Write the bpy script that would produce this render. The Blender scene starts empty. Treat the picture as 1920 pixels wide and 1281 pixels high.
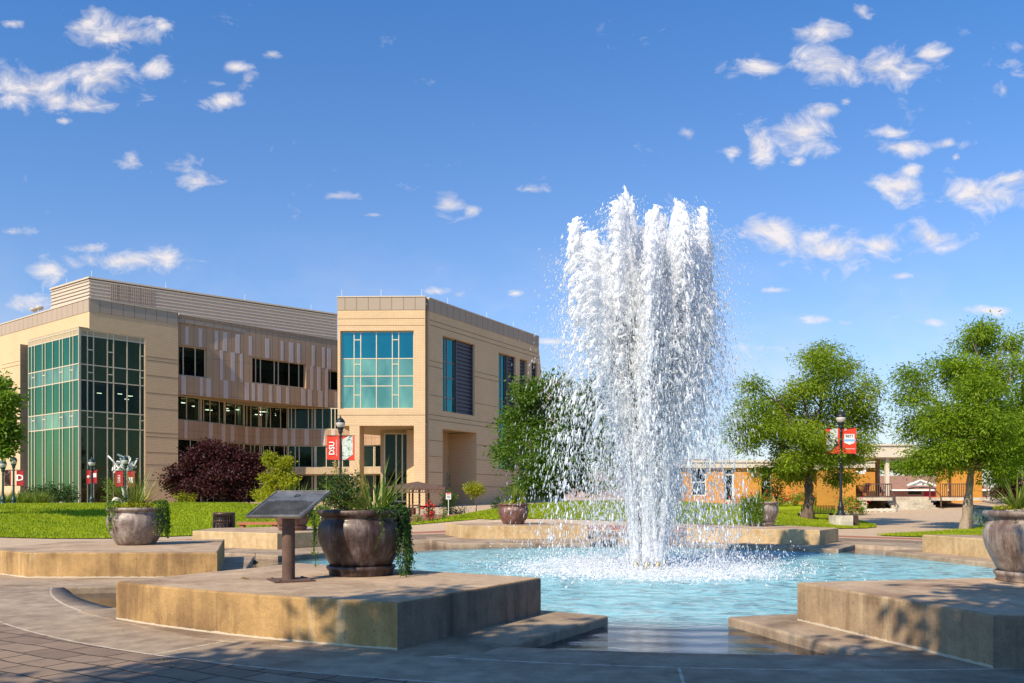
import bpy, math, random
import numpy as np
from mathutils import Vector, Matrix, noise as mnoise
from mathutils.geometry import delaunay_2d_cdt
random.seed(7); rng = np.random.default_rng(7)
S = bpy.context.scene
COL = S.collection
PI = math.pi
F = 1612.0; HY = 932.0; CH = 1.6           # focal length in px of the 1920 px photo, horizon row, eye height

def at(px, py, z=0.0):
    """the point of the level plane z that the photo shows at px,py"""
    d = (CH - z) * F / (py - HY)
    return Vector(((px - 960) * d / F, d, z))
def dp(px, py, d):
    """the point at distance d"""
    return Vector(((px - 960) * d / F, d, CH + (HY - py) * d / F))

# ------------------------------------------------------------------ helpers
ORG = {}
def tag(o, label=None, cat=None, group=None, kind=None):
    if label: o['label'] = label
    if cat: o['category'] = cat
    if group: o['group'] = group
    if kind: o['kind'] = kind
    return o
def thing(name, label, cat, loc=(0, 0, 0), group=None):
    o = bpy.data.objects.new(name, None); COL.objects.link(o)
    o.location = loc; ORG[o.name] = Vector(loc)
    o.empty_display_size = 0.3
    return tag(o, label, cat, group)

class MB:
    def __init__(s): s.v = []; s.f = []; s.m = []; s.sm = []
    def add(s, vs, fs, mi=0, smooth=False):
        b = len(s.v); s.v.extend([tuple(v) for v in vs])
        for f in fs: s.f.append(tuple(b + i for i in f)); s.m.append(mi); s.sm.append(smooth)
        return s
    def quad(s, a, b, c, d, mi=0): return s.add([a, b, c, d], [(0, 1, 2, 3)], mi)
    def hexa(s, p, mi=0):      # 4 bottom + 4 top
        return s.add(p, [(3, 2, 1, 0), (4, 5, 6, 7), (0, 1, 5, 4), (1, 2, 6, 5), (2, 3, 7, 6), (3, 0, 4, 7)], mi)
    def box(s, c, sz, rot=0.0, mi=0):
        hx, hy, hz = sz[0] / 2, sz[1] / 2, sz[2] / 2
        ca, sa = math.cos(rot), math.sin(rot)
        P = []
        for z in (-hz, hz):
            for x, y in ((-hx, -hy), (hx, -hy), (hx, hy), (-hx, hy)):
                P.append((c[0] + x * ca - y * sa, c[1] + x * sa + y * ca, c[2] + z))
        return s.hexa(P, mi)
    def obox(s, M, sz, mi=0):
        hx, hy, hz = sz[0] / 2, sz[1] / 2, sz[2] / 2
        P = [M @ Vector(q) for q in ((-hx, -hy, -hz), (hx, -hy, -hz), (hx, hy, -hz), (-hx, hy, -hz), (-hx, -hy, hz), (hx, -hy, hz), (hx, hy, hz), (-hx, hy, hz))]
        return s.hexa(P, mi)
    def bar(s, a, b, w, h=None, mi=0):
        a = Vector(a); b = Vector(b); d = b - a; L = d.length
        if L < 1e-6: return s
        q = d.to_track_quat('X', 'Z'); M = Matrix.Translation((a + b) / 2) @ q.to_matrix().to_4x4()
        return s.obox(M, (L, w, h or w), mi)
    def prism(s, poly, z0, z1, mi=0, mside=None, bev=0.0):
        n = len(poly)
        A = sum(poly[i][0] * poly[(i + 1) % n][1] - poly[(i + 1) % n][0] * poly[i][1] for i in range(n))
        if A < 0: poly = poly[::-1]
        ms = mi if mside is None else mside
        if bev > 0:
            def inset(d):
                out = []
                for i in range(n):
                    p0 = Vector(poly[i - 1][:2]); p1 = Vector(poly[i][:2]); p2 = Vector(poly[(i + 1) % n][:2])
                    a = (p1 - p0).normalized(); b = (p2 - p1).normalized()
                    na = Vector((-a.y, a.x)); nb = Vector((-b.y, b.x))
                    k = (na + nb) / max(0.25, 1 + na.dot(nb))
                    out.append(p1 + k * d)
                return out
            rings = [(poly, z0), (poly, z1 - bev), (inset(bev * 0.3), z1 - bev * 0.3), (inset(bev), z1)]
        else: rings = [(poly, z0), (poly, z1)]
        vs = []
        for pl, z in rings: vs += [(p[0], p[1], z) for p in pl]
        fs = []; 
        for r in range(len(rings) - 1):
            for i in range(n):
                j = (i + 1) % n; fs.append((r * n + i, r * n + j, (r + 1) * n + j, (r + 1) * n + i))
        s.add(vs, fs, ms); k = (len(rings) - 1) * n
        s.add([vs[k + i] for i in range(n)], [tuple(range(n))], mi)
        s.add([vs[i] for i in range(n)], [tuple(range(n))[::-1]], ms)
        return s
    def tube(s, pts, rad, n=8, mi=0, smooth=True, caps=True):
        pts = [Vector(p) for p in pts]; m = len(pts)
        if not hasattr(rad, '__len__'): rad = [rad] * m
        vs = []; up = Vector((0, 0, 1)); prev = None
        for i in range(m):
            t = (pts[min(i + 1, m - 1)] - pts[max(i - 1, 0)]).normalized()
            if prev is None:
                a = t.cross(up if abs(t.z) < .95 else Vector((1, 0, 0))).normalized()
            else: a = (prev - t * prev.dot(t)).normalized()
            prev = a; b = t.cross(a)
            for k in range(n):
                an = 2 * PI * k / n
                vs.append(pts[i] + (a * math.cos(an) + b * math.sin(an)) * rad[i])
        fs = []
        for i in range(m - 1):
            for k in range(n):
                l = (k + 1) % n; fs.append((i * n + k, i * n + l, (i + 1) * n + l, (i + 1) * n + k))
        s.add(vs, fs, mi, smooth)
        if caps:
            s.add(vs[:n], [tuple(range(n))[::-1]], mi); s.add(vs[-n:], [tuple(range(n))], mi)
        return s
    def lathe(s, c, prof, n=32, mi=0, smooth=True, wob=0.0):
        vs = []
        for r, z in prof:
            for k in range(n):
                a = 2 * PI * k / n; rr = r * (1 + wob * mnoise.noise(Vector((math.cos(a) * 2, math.sin(a) * 2, z * 3))))
                vs.append((c[0] + rr * math.cos(a), c[1] + rr * math.sin(a), c[2] + z))
        fs = []
        for i in range(len(prof) - 1):
            for k in range(n):
                l = (k + 1) % n; fs.append((i * n + k, i * n + l, (i + 1) * n + l, (i + 1) * n + k))
        return s.add(vs, fs, mi, smooth)
    def mesh(s, name, mats):
        me = bpy.data.meshes.new(name); me.from_pydata(s.v, [], s.f)
        for m in (mats if isinstance(mats, (list, tuple)) else [mats]): me.materials.append(m)
        me.polygons.foreach_set('material_index', s.m); me.polygons.foreach_set('use_smooth', s.sm)
        me.update(); uvproj(me); return me
    def build(s, name, mats, parent=None, loc=None):
        if parent is not None: org = ORG[parent.name]
        elif loc is not None: org = Vector(loc)
        else:
            a = np.array(s.v); org = Vector(((a[:, 0].min() + a[:, 0].max()) / 2, (a[:, 1].min() + a[:, 1].max()) / 2, a[:, 2].min()))
        s.v = [(x - org[0], y - org[1], z - org[2]) for x, y, z in s.v]
        return link(name, s.mesh(name, mats), parent, org)
def link(name, me, parent, org):
    o = bpy.data.objects.new(name, me); COL.objects.link(o); ORG[o.name] = Vector(org)
    if parent is not None: o.parent = parent
    else: o.location = org
    return o
def uvproj(me):
    nl = len(me.loops)
    if nl == 0: return
    co = np.empty(len(me.vertices) * 3); me.vertices.foreach_get('co', co); co = co.reshape(-1, 3)
    li = np.empty(nl, dtype=np.int32); me.loops.foreach_get('vertex_index', li)
    nf = len(me.polygons); no = np.empty(nf * 3); me.polygons.foreach_get('normal', no); no = no.reshape(-1, 3)
    ls = np.empty(nf, dtype=np.int32); me.polygons.foreach_get('loop_total', ls)
    N = np.repeat(no, ls, axis=0); P = co[li]
    h = np.hypot(N[:, 0], N[:, 1]) + 1e-9
    tx, ty = -N[:, 1] / h, N[:, 0] / h
    flat = np.abs(N[:, 2]) > 0.7
    u = np.where(flat, P[:, 0], P[:, 0] * tx + P[:, 1] * ty); v = np.where(flat, P[:, 1], P[:, 2])
    uv = me.uv_layers.new(name='UVMap'); uv.data.foreach_set('uv', np.stack([u, v], 1).ravel())
def npmesh(name, V, Fc, mats, parent=None, org=None, smooth=False, mi=None):
    """big meshes straight from arrays; Fc is (n,k)"""
    V = np.asarray(V, dtype=np.float64)
    if parent is not None: org = ORG[parent.name]
    if org is None: org = Vector((float(V[:, 0].mean()), float(V[:, 1].mean()), float(V[:, 2].min())))
    V = V - np.array(org)
    me = bpy.data.meshes.new(name); n, k = Fc.shape
    me.vertices.add(len(V)); me.vertices.foreach_set('co', V.ravel())
    me.loops.add(n * k); me.loops.foreach_set('vertex_index', Fc.astype(np.int32).ravel())
    me.polygons.add(n); me.polygons.foreach_set('loop_start', np.arange(0, n * k, k, dtype=np.int32))
    try: me.polygons.foreach_set('loop_total', np.full(n, k, dtype=np.int32))
    except Exception: pass
    for m in (mats if isinstance(mats, (list, tuple)) else [mats]): me.materials.append(m)
    if mi is not None: me.polygons.foreach_set('material_index', mi.astype(np.int32))
    if smooth: me.polygons.foreach_set('use_smooth', np.ones(n, dtype=bool))
    me.update(calc_edges=True); me.validate()
    return link(name, me, parent, org)
def dup(root, loc, rotz=0.0, label=None, scale=1.0):
    r = root.copy(); COL.objects.link(r); r.location = loc; r.rotation_euler = (0, 0, rotz); r.scale = (scale,) * 3
    ORG[r.name] = Vector(loc)
    if label: r['label'] = label
    for ch in list(root.children):
        c = ch.copy(); COL.objects.link(c); c.parent = r
        for g in list(ch.children):
            d = g.copy(); COL.objects.link(d); d.parent = c
    return r
def text_mesh(txt, h, extr=0.004, bold=0.0, align='CENTER', squash=1.0):
    cu = bpy.data.curves.new('t', 'FONT'); cu.body = txt; cu.align_x = align; cu.align_y = 'CENTER'
    cu.size = h * 1.38; cu.extrude = extr; cu.offset = bold * h; cu.resolution_u = 2
    o = bpy.data.objects.new('t', cu); COL.objects.link(o)
    dg = bpy.context.evaluated_depsgraph_get(); me = bpy.data.meshes.new_from_object(o.evaluated_get(dg))
    vs = [Vector((v.co.x * squash, v.co.y, v.co.z)) for v in me.vertices]; fs = [tuple(p.vertices) for p in me.polygons]
    bpy.data.objects.remove(o); bpy.data.curves.remove(cu); bpy.data.meshes.remove(me)
    return vs, fs
def put_text(mb, M, txt, h, extr=0.004, bold=0.0, mi=0, squash=1.0):
    vs, fs = text_mesh(txt, h, extr, bold, squash=squash)
    mb.add([M @ v for v in vs], fs, mi)

# ------------------------------------------------------------------ materials
def newmat(name):
    m = bpy.data.materials.new(name); m.use_nodes = True; nt = m.node_tree; nt.nodes.clear()
    out = nt.nodes.new('ShaderNodeOutputMaterial')
    return m, nt, out
def N(nt, typ, **kw):
    n = nt.nodes.new('ShaderNode' + typ)
    for k, v in kw.items():
        if k in n.inputs: n.inputs[k].default_value = v
        else: setattr(n, k, v)
    return n
def L(nt, a, b): nt.links.new(a, b)
def c4(c): return (c[0], c[1], c[2], 1.0)
def ramp(nt, fac, stops):
    r = N(nt, 'ValToRGB'); e = r.color_ramp.elements
    while len(e) < len(stops): e.new(0.5)
    for i, (p, c) in enumerate(stops): e[i].position = p; e[i].color = c4(c) if hasattr(c, '__len__') else (c, c, c, 1)
    L(nt, fac, r.inputs[0]); return r.outputs[0]
def mixc(nt, f, a, b, mode='MIX'):
    m = N(nt, 'Mix', data_type='RGBA', blend_type=mode)
    for i, x in ((0, f), (6, a), (7, b)):
        if hasattr(x, 'node'): L(nt, x, m.inputs[i])
        else: m.inputs[i].default_value = c4(x) if hasattr(x, '__len__') else x
    return m.outputs[2]
def math_(nt, op, a, b=None, c=None, clamp=False):
    m = N(nt, 'Math', operation=op, use_clamp=clamp)
    for i, x in enumerate((a, b, c)):
        if x is None: continue
        if hasattr(x, 'node'): L(nt, x, m.inputs[i])
        else: m.inputs[i].default_value = x
    return m.outputs[0]
def coords(nt, kind='Object', scale=(1, 1, 1)):
    tc = N(nt, 'TexCoord'); mp = N(nt, 'Mapping'); mp.inputs['Scale'].default_value = scale
    L(nt, tc.outputs[kind], mp.inputs[0]); return mp.outputs[0]
def noi(nt, vec, scale, detail=4, rough=0.55, dist=0.0):
    n = N(nt, 'TexNoise', Scale=scale, Detail=detail, Roughness=rough, Distortion=dist); L(nt, vec, n.inputs['Vector']); return n.outputs[0]
def bsdf(nt, out, col, rough=0.8, spec=0.3, metal=0.0, bump=None, bstr=0.3, bdist=0.02, **kw):
    p = N(nt, 'BsdfPrincipled'); p.inputs['Specular IOR Level'].default_value = spec
    for nm, x in (('Base Color', col), ('Roughness', rough), ('Metallic', metal)):
        if hasattr(x, 'node'): L(nt, x, p.inputs[nm])
        else: p.inputs[nm].default_value = c4(x) if hasattr(x, '__len__') else x
    for k, v in kw.items(): p.inputs[k].default_value = v
    if bump is not None:
        b = N(nt, 'Bump', Strength=bstr, Distance=bdist); L(nt, bump, b.inputs['Height']); L(nt, b.outputs[0], p.inputs['Normal'])
    L(nt, p.outputs[0], out.inputs[0]); return p
def plain(name, col, rough=0.7, metal=0.0, var=0.18, scale=3.0, spec=0.35, bstr=0.15):
    m, nt, out = newmat(name); v = coords(nt)
    n = noi(nt, v, scale, 5); n2 = noi(nt, v, scale * 9, 3)
    f = math_(nt, 'ADD', math_(nt, 'MULTIPLY', n, 0.7), math_(nt, 'MULTIPLY', n2, 0.3))
    c = ramp(nt, f, [(0.3, tuple(x * (1 - var) for x in col)), (0.7, tuple(min(1, x * (1 + var)) for x in col))])
    bsdf(nt, out, c, rough, spec, metal, bump=n2, bstr=bstr, bdist=0.01); return m
def concrete(name, col, col2, streak=0.6, scale=1.0, lime=False):
    """aged cast concrete: blotches, vertical run marks, pits"""
    m, nt, out = newmat(name)
    geo = N(nt, 'NewGeometry'); v = geo.outputs['Position']
    big = noi(nt, v, 0.9 * scale, 6, 0.6, 0.6)
    mp = N(nt, 'Mapping'); mp.inputs['Scale'].default_value = (4.5, 4.5, 0.45); L(nt, v, mp.inputs[0])
    st = noi(nt, mp.outputs[0], 1.0, 5, 0.6, 0.3)
    fine = noi(nt, v, 38, 4, 0.7); mid = noi(nt, v, 6, 5, 0.65)
    f = math_(nt, 'ADD', math_(nt, 'MULTIPLY', big, 1 - streak), math_(nt, 'MULTIPLY', st, streak))
    c = ramp(nt, f, [(0.36, col2), (0.5, col), (0.66, tuple(min(1, x * 1.25) for x in col))])
    c = mixc(nt, 0.55, c, ramp(nt, mid, [(0.3, 0.55), (0.62, 1.0)]), 'MULTIPLY')
    c = mixc(nt, 0.5, c, ramp(nt, fine, [(0.3, 0.6), (0.6, 1.0)]), 'MULTIPLY')
    if lime:      # pale mineral crust along the foot and a few pale runs
        sz = N(nt, 'SeparateXYZ'); L(nt, v, sz.inputs[0])
        k = math_(nt, 'LESS_THAN', math_(nt, 'ADD', sz.outputs[2], math_(nt, 'MULTIPLY', mid, -.05)), 0.004)
        c = mixc(nt, math_(nt, 'MULTIPLY', k, .75), c, (0.62, 0.54, 0.42))
        c = mixc(nt, ramp(nt, st, [(0.6, 0.0), (0.7, 0.45)]), c, (0.6, 0.47, 0.3))
        c = mixc(nt, ramp(nt, noi(nt, v, 13, 3), [(0.68, 0.0), (0.74, 0.6)]), c, (0.12, 0.08, 0.05))
    bsdf(nt, out, c, 0.85, 0.25, bump=math_(nt, 'ADD', fine, math_(nt, 'MULTIPLY', mid, 1.5)), bstr=0.35, bdist=0.02)
    return m
def brickmat(name, c1, c2, mortar, bw=0.4, bh=0.2, ms=0.012, var=0.12, bstr=0.3, off=0.5):
    m, nt, out = newmat(name); tc = N(nt, 'TexCoord'); uv = tc.outputs['UV']
    b = N(nt, 'TexBrick', offset=off); b.inputs['Scale'].default_value = 1.0
    b.inputs['Brick Width'].default_value = bw; b.inputs['Row Height'].default_value = bh; b.inputs['Mortar Size'].default_value = ms
    b.inputs['Mortar Smooth'].default_value = 0.2; b.inputs['Bias'].default_value = 0.0
    b.inputs['Color1'].default_value = c4(c1); b.inputs['Color2'].default_value = c4(c2); b.inputs['Mortar'].default_value = c4(mortar)
    L(nt, uv, b.inputs['Vector'])
    n = noi(nt, uv, 0.35, 6, 0.65); n2 = noi(nt, uv, 9, 4)
    c = mixc(nt, var * 3, b.outputs[0], ramp(nt, n, [(0.3, 0.7), (0.7, 1.1)]), 'MULTIPLY')
    c = mixc(nt, var * 2, c, ramp(nt, n2, [(0.3, 0.7), (0.7, 1.1)]), 'MULTIPLY')
    inv = math_(nt, 'SUBTRACT', 1.0, b.outputs[1])
    bsdf(nt, out, c, 0.85, 0.25, bump=inv, bstr=bstr, bdist=0.01); return m
def foliage(name, c_dark, c_light, trans=0.35, scale=0.8, tint=None):
    m, nt, out = newmat(name); g = N(nt, 'NewGeometry'); v = g.outputs['Position']
    n = noi(nt, v, scale, 4, 0.7); n2 = noi(nt, v, scale * 14, 2)
    f = math_(nt, 'ADD', math_(nt, 'MULTIPLY', n, 0.45), math_(nt, 'MULTIPLY', n2, 0.55))
    c = ramp(nt, f, [(0.36, c_dark), (0.62, c_light)] + ([(0.74, tint)] if tint else []))
    d = N(nt, 'BsdfPrincipled', Roughness=0.55); d.inputs['Specular IOR Level'].default_value = 0.3; L(nt, c, d.inputs['Base Color'])
    t = N(nt, 'BsdfTranslucent'); L(nt, mixc(nt, 1.0, c, (1.5, 1.5, 0.6), 'MULTIPLY'), t.inputs[0])
    mx = N(nt, 'MixShader'); mx.inputs[0].default_value = trans; L(nt, d.outputs[0], mx.inputs[1]); L(nt, t.outputs[0], mx.inputs[2])
    L(nt, mx.outputs[0], out.inputs[0]); return m
def glass(name, tint, refl, gloss=0.5, through=(0.25, 0.32, 0.3), rough=0.03, wav=0.02):
    """coated facade glass: coloured mirror share + see-through share"""
    m, nt, out = newmat(name); v = coords(nt)
    lw = N(nt, 'LayerWeight', Blend=0.2)
    g = N(nt, 'BsdfGlossy', Roughness=rough); g.inputs[0].default_value = c4(refl)
    b = N(nt, 'Bump', Strength=wav, Distance=0.3); L(nt, noi(nt, v, 0.5, 2), b.inputs['Height']); L(nt, b.outputs[0], g.inputs['Normal'])
    d = N(nt, 'BsdfDiffuse'); mp = N(nt, 'Mapping'); mp.inputs['Scale'].default_value = (1, 1, .35); L(nt, v, mp.inputs[0])
    L(nt, mixc(nt, 1.0, tint, ramp(nt, noi(nt, mp.outputs[0], 0.45, 5, .6, .8), [(0.35, (.35, .4, .4)), (0.5, (1, 1, 1)), (0.7, (1.9, 1.8, 1.5))]), 'MULTIPLY'), d.inputs[0])  # uneven tint stands in for varied reflections and curtains
    t = N(nt, 'BsdfTransparent'); t.inputs[0].default_value = c4(through)
    a = N(nt, 'MixShader'); a.inputs[0].default_value = 0.5; L(nt, d.outputs[0], a.inputs[1]); L(nt, t.outputs[0], a.inputs[2])
    mx = N(nt, 'MixShader')
    L(nt, math_(nt, 'MAXIMUM', lw.outputs[0], gloss), mx.inputs[0]); L(nt, a.outputs[0], mx.inputs[1]); L(nt, g.outputs[0], mx.inputs[2])
    L(nt, mx.outputs[0], out.inputs[0]); return m

M = {}
M['plinth_top'] = concrete('plinth_top', (0.52, 0.37, 0.245), (0.34, 0.225, 0.14), 0.1)
M['plinth_side'] = concrete('plinth_side_ochre', (0.46, 0.28, 0.115), (0.25, 0.145, 0.065), 0.5, 1.0, True)
M['plinth_tan'] = concrete('plinth_side_tan', (0.58, 0.41, 0.22), (0.46, 0.29, 0.13), 0.5)
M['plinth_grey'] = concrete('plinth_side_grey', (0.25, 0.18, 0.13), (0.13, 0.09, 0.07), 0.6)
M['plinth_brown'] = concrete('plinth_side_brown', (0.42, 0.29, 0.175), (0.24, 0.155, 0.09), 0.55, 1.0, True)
M['ledge'] = concrete('ledge', (0.42, 0.31, 0.21), (0.26, 0.18, 0.12), 0.1)
M['brick_tan'] = brickmat('brick_tan', (0.70, 0.485, 0.295), (0.66, 0.455, 0.27), (0.5, 0.34, 0.18), 0.4, 0.135, 0.014, 0.09, 0.15)
M['joint'] = plain('joint', (0.26, 0.17, 0.1), 0.9)
M['panel'] = brickmat('panel_brown', (0.46, 0.3, 0.19), (0.43, 0.28, 0.175), (0.25, 0.16, 0.1), 0.62, 3.3, 0.02, 0.05, 0.2, 0.0)
M['panel_light'] = plain('panel_light', (0.56, 0.45, 0.4), 0.6, 0, 0.05)
M['parapet'] = brickmat('parapet_metal', (0.40, 0.31, 0.24), (0.38, 0.3, 0.23), (0.2, 0.15, 0.12), 0.95, 9.0, 0.03, 0.04, 0.2, 0.0)
M['louver'] = plain('louver_metal', (0.56, 0.46, 0.36), 0.6, 0.0, 0.06)
M['louver_dark'] = plain('louver_dark', (0.075, 0.075, 0.1), 0.5, 0.2, 0.1)
M['alu'] = plain('mullion', (0.62, 0.52, 0.36), 0.45, 0.2, 0.05)
M['alu_dark'] = plain('mullion_dark', (0.2, 0.18, 0.14), 0.5, 0.3, 0.05)
M['glass_green'] = glass('glass_green', (0.01, 0.11, 0.06), (0.3, 0.5, 0.24), 0.55, (0.1, 0.4, 0.3), wav=.05)
M['glass_spandrel'] = glass('glass_spandrel', (0.2, 0.4, 0.32), (0.45, 0.66, 0.45), 0.3, (0.3, 0.6, 0.5))
M['glass_teal'] = glass('glass_teal', (0.006, 0.1, 0.12), (0.08, 0.33, 0.32), 0.5, (0.1, 0.45, 0.5))
M['glass_dark'] = glass('glass_dark', (0.012, 0.016, 0.012), (0.2, 0.2, 0.15), 0.07, (0.75, 0.85, 0.75))
M['glass_brown'] = glass('glass_brown', (0.03, 0.032, 0.016), (0.3, 0.26, 0.13), 0.14, (0.5, 0.55, 0.42), wav=.08)  # brown tint stands in for dark surroundings mirrored on this side
M['room'] = plain('room', (0.14, 0.14, 0.12), 0.9)
M['room_light'] = plain('room_light', (0.42, 0.5, 0.42), 0.9)
M['soffit'] = plain('soffit', (0.42, 0.32, 0.2), 0.8)
M['white'] = plain('white_paint', (0.75, 0.74, 0.7), 0.6, 0, 0.06)
M['black'] = plain('black_metal', (0.03, 0.035, 0.04), 0.45, 0.5, 0.2)
M['lamp_green'] = plain('lamp_green', (0.035, 0.07, 0.065), 0.4, 0.4, 0.2)
M['bronze'] = plain('dark_bronze', (0.10, 0.06, 0.045), 0.45, 0.5, 0.25)
M['rust'] = plain('rusty_steel', (0.13, 0.075, 0.055), 0.75, 0.1, 0.35, 6)
M['red'] = plain('red_fabric', (0.72, 0.045, 0.02), 0.75, 0, 0.06)
M['dark_red'] = plain('dark_red_fabric', (0.36, 0.012, 0.018), 0.75, 0, 0.06)
M['brick_orange'] = brickmat('brick_orange', (0.66, 0.30, 0.05), (0.6, 0.26, 0.045), (0.5, 0.24, 0.06), 0.6, 0.12, 0.012, 0.1)
M['brick_red'] = brickmat('brick_red', (0.42, 0.17, 0.1), (0.36, 0.13, 0.08), (0.3, 0.2, 0.15), 0.25, 0.09, 0.012, 0.1)
M['fascia'] = plain('fascia', (0.62, 0.53, 0.42), 0.8, 0, 0.06, 0.6)
M['stone'] = concrete('pale_stone', (0.62, 0.54, 0.42), (0.46, 0.38, 0.28), 0.2)
M['wood'] = plain('bench_wood', (0.5, 0.27, 0.12), 0.7, 0, 0.2, 5)
M['redwood'] = plain('red_sandstone', (0.45, 0.17, 0.08), 0.8, 0, 0.2, 5)
M['bark'] = concrete('bark', (0.16, 0.105, 0.07), (0.06, 0.04, 0.028), 0.8, 2)
M['bark_pale'] = concrete('bark_pale', (0.34, 0.26, 0.19), (0.2, 0.14, 0.1), 0.8, 2)
M['bark_dark'] = concrete('bark_dark', (0.05, 0.035, 0.03), (0.02, 0.014, 0.012), 0.8, 2)
M['leaf_cherry'] = foliage('leaf_deep', (0.035, 0.085, 0.01), (0.14, 0.24, 0.02), 0.35)
M['leaf_locust'] = foliage('leaf_locust', (0.09, 0.18, 0.01), (0.34, 0.42, 0.02), 0.45, 0.55, (0.48, 0.44, 0.04))
M['leaf_locust_b'] = foliage('leaf_locust_b', (0.08, 0.17, 0.01), (0.30, 0.41, 0.02), 0.45, 0.55, (0.4, 0.42, 0.035))
M['leaf_purple'] = foliage('leaf_purple', (0.022, 0.006, 0.007), (0.10, 0.022, 0.022), 0.2)
M['leaf_yellow'] = foliage('leaf_yellow', (0.2, 0.22, 0.012), (0.42, 0.42, 0.02), 0.4)
M['leaf_dark'] = foliage('leaf_evergreen', (0.012, 0.035, 0.008), (0.05, 0.11, 0.014), 0.2)
M['leaf_mid'] = foliage('leaf_mid', (0.08, 0.16, 0.014), (0.22, 0.33, 0.03), 0.4)
M['leaf_vine'] = foliage('leaf_vine', (0.02, 0.06, 0.012), (0.09, 0.18, 0.03), 0.3, 3)
M['leaf_blade'] = foliage('leaf_blade', (0.09, 0.14, 0.02), (0.3, 0.36, 0.07), 0.3, 3)
M['grass_blade'] = foliage('grass_blade', (0.13, 0.2, 0.006), (0.42, 0.46, 0.014), 0.35, 0.5)
M['straw'] = foliage('straw', (0.3, 0.2, 0.06), (0.55, 0.4, 0.13), 0.3, 3)
M['flower_red'] = plain('flower_red', (0.6, 0.015, 0.02), 0.6)
M['soil'] = plain('soil', (0.07, 0.045, 0.03), 0.95)
M['brass'] = plain('brass', (0.45, 0.33, 0.12), 0.35, 0.8, 0.3, 10)
M['mulch'] = plain('mulch', (0.32, 0.17, 0.11), 0.95, 0, 0.3, 4)

def globe_mat():
    m, nt, out = newmat('frosted_globe')
    p = N(nt, 'BsdfPrincipled', Roughness=0.25); p.inputs['Base Color'].default_value = (0.8, 0.74, 0.66, 1)
    t = N(nt, 'BsdfTranslucent'); t.inputs[0].default_value = (0.85, 0.8, 0.72, 1)
    mx = N(nt, 'MixShader'); mx.inputs[0].default_value = 0.4; L(nt, p.outputs[0], mx.inputs[1]); L(nt, t.outputs[0], mx.inputs[2]); L(nt, mx.outputs[0], out.inputs[0]); return m
M['globe'] = globe_mat()
def pot_mat(name, base, dark, pale, ht):
    """glazed stoneware: mottled glaze with vertical runs"""
    m, nt, out = newmat(name); v = coords(nt); mp = N(nt, 'Mapping'); mp.inputs['Scale'].default_value = (4.0, 4.0, 0.9); L(nt, v, mp.inputs[0])
    a = noi(nt, mp.outputs[0], 1.6, 8, 0.7, 0.25); b = noi(nt, v, 3.0, 7, 0.72, 0.5); f = noi(nt, v, 30, 4)
    c = ramp(nt, a, [(0.36, dark), (0.5, base), (0.64, pale)])
    c = mixc(nt, ramp(nt, b, [(0.45, 0.0), (0.62, 0.75)]), c, dark)
    c = mixc(nt, 0.35, c, ramp(nt, f, [(0.3, 0.6), (0.65, 1.1)]), 'MULTIPLY')
    bsdf(nt, out, c, ramp(nt, a, [(0.4, 0.32), (0.6, 0.6)]), 0.45, bump=f, bstr=0.2, bdist=0.01); return m
M['pot_dark'] = pot_mat('glaze_dark', (0.07, 0.04, 0.032), (0.026, 0.012, 0.01), (0.19, 0.14, 0.13), 0.9)
M['pot_pale'] = pot_mat('glaze_pale', (0.33, 0.255, 0.21), (0.12, 0.075, 0.06), (0.46, 0.38, 0.32), 0.9)
M['pot_brown'] = pot_mat('glaze_brown', (0.20, 0.095, 0.07), (0.1, 0.04, 0.03), (0.3, 0.19, 0.16), 0.9)
def steel_mat():
    m, nt, out = newmat('plaque_metal'); v = coords(nt); n = noi(nt, v, 5, 5); f = noi(nt, v, 60, 3)
    c = ramp(nt, n, [(0.35, (0.2, 0.19, 0.18)), (0.65, (0.42, 0.4, 0.37))])
    bsdf(nt, out, c, 0.38, 0.5, 0.75, bump=f, bstr=0.15, bdist=0.004); return m
M['plaque'] = steel_mat()
def art_mat(name, cols, sc, seedv):
    m, nt, out = newmat(name); v = coords(nt); mp = N(nt, 'Mapping'); mp.inputs['Location'].default_value = (seedv, seedv, seedv); L(nt, v, mp.inputs[0])
    n = noi(nt, mp.outputs[0], sc, 5, 0.75, 1.2)
    bsdf(nt, out, ramp(nt, n, cols), 0.8, 0.2); return m
M['art_map'] = art_mat('banner_photo_pale', [(0.4, (0.1, 0.16, 0.15)), (0.48, (0.45, 0.52, 0.46)), (0.6, (0.62, 0.66, 0.58))], 4, 3)
M['art_crowd'] = art_mat('banner_photo_contrast', [(0.47, (0.02, 0.025, 0.025)), (0.5, (0.6, 0.62, 0.55)), (0.62, (0.45, 0.52, 0.45))], 2.6, 9)
M['art_dark'] = art_mat('banner_photo_dark', [(0.5, (0.03, 0.012, 0.012)), (0.6, (0.2, 0.15, 0.13))], 3, 5)
def water_white():
    m, nt, out = newmat('frothy_water')
    p = N(nt, 'BsdfPrincipled', Roughness=0.3); p.inputs['Base Color'].default_value = (0.96, 0.96, 0.97, 1); p.inputs['Specular IOR Level'].default_value = 0.5
    t = N(nt, 'BsdfTranslucent'); t.inputs[0].default_value = (0.95, 0.96, 0.98, 1)
    mx = N(nt, 'MixShader'); mx.inputs[0].default_value = 0.55; L(nt, p.outputs[0], mx.inputs[1]); L(nt, t.outputs[0], mx.inputs[2]); L(nt, mx.outputs[0], out.inputs[0]); return m
M['froth'] = water_white()
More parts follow.
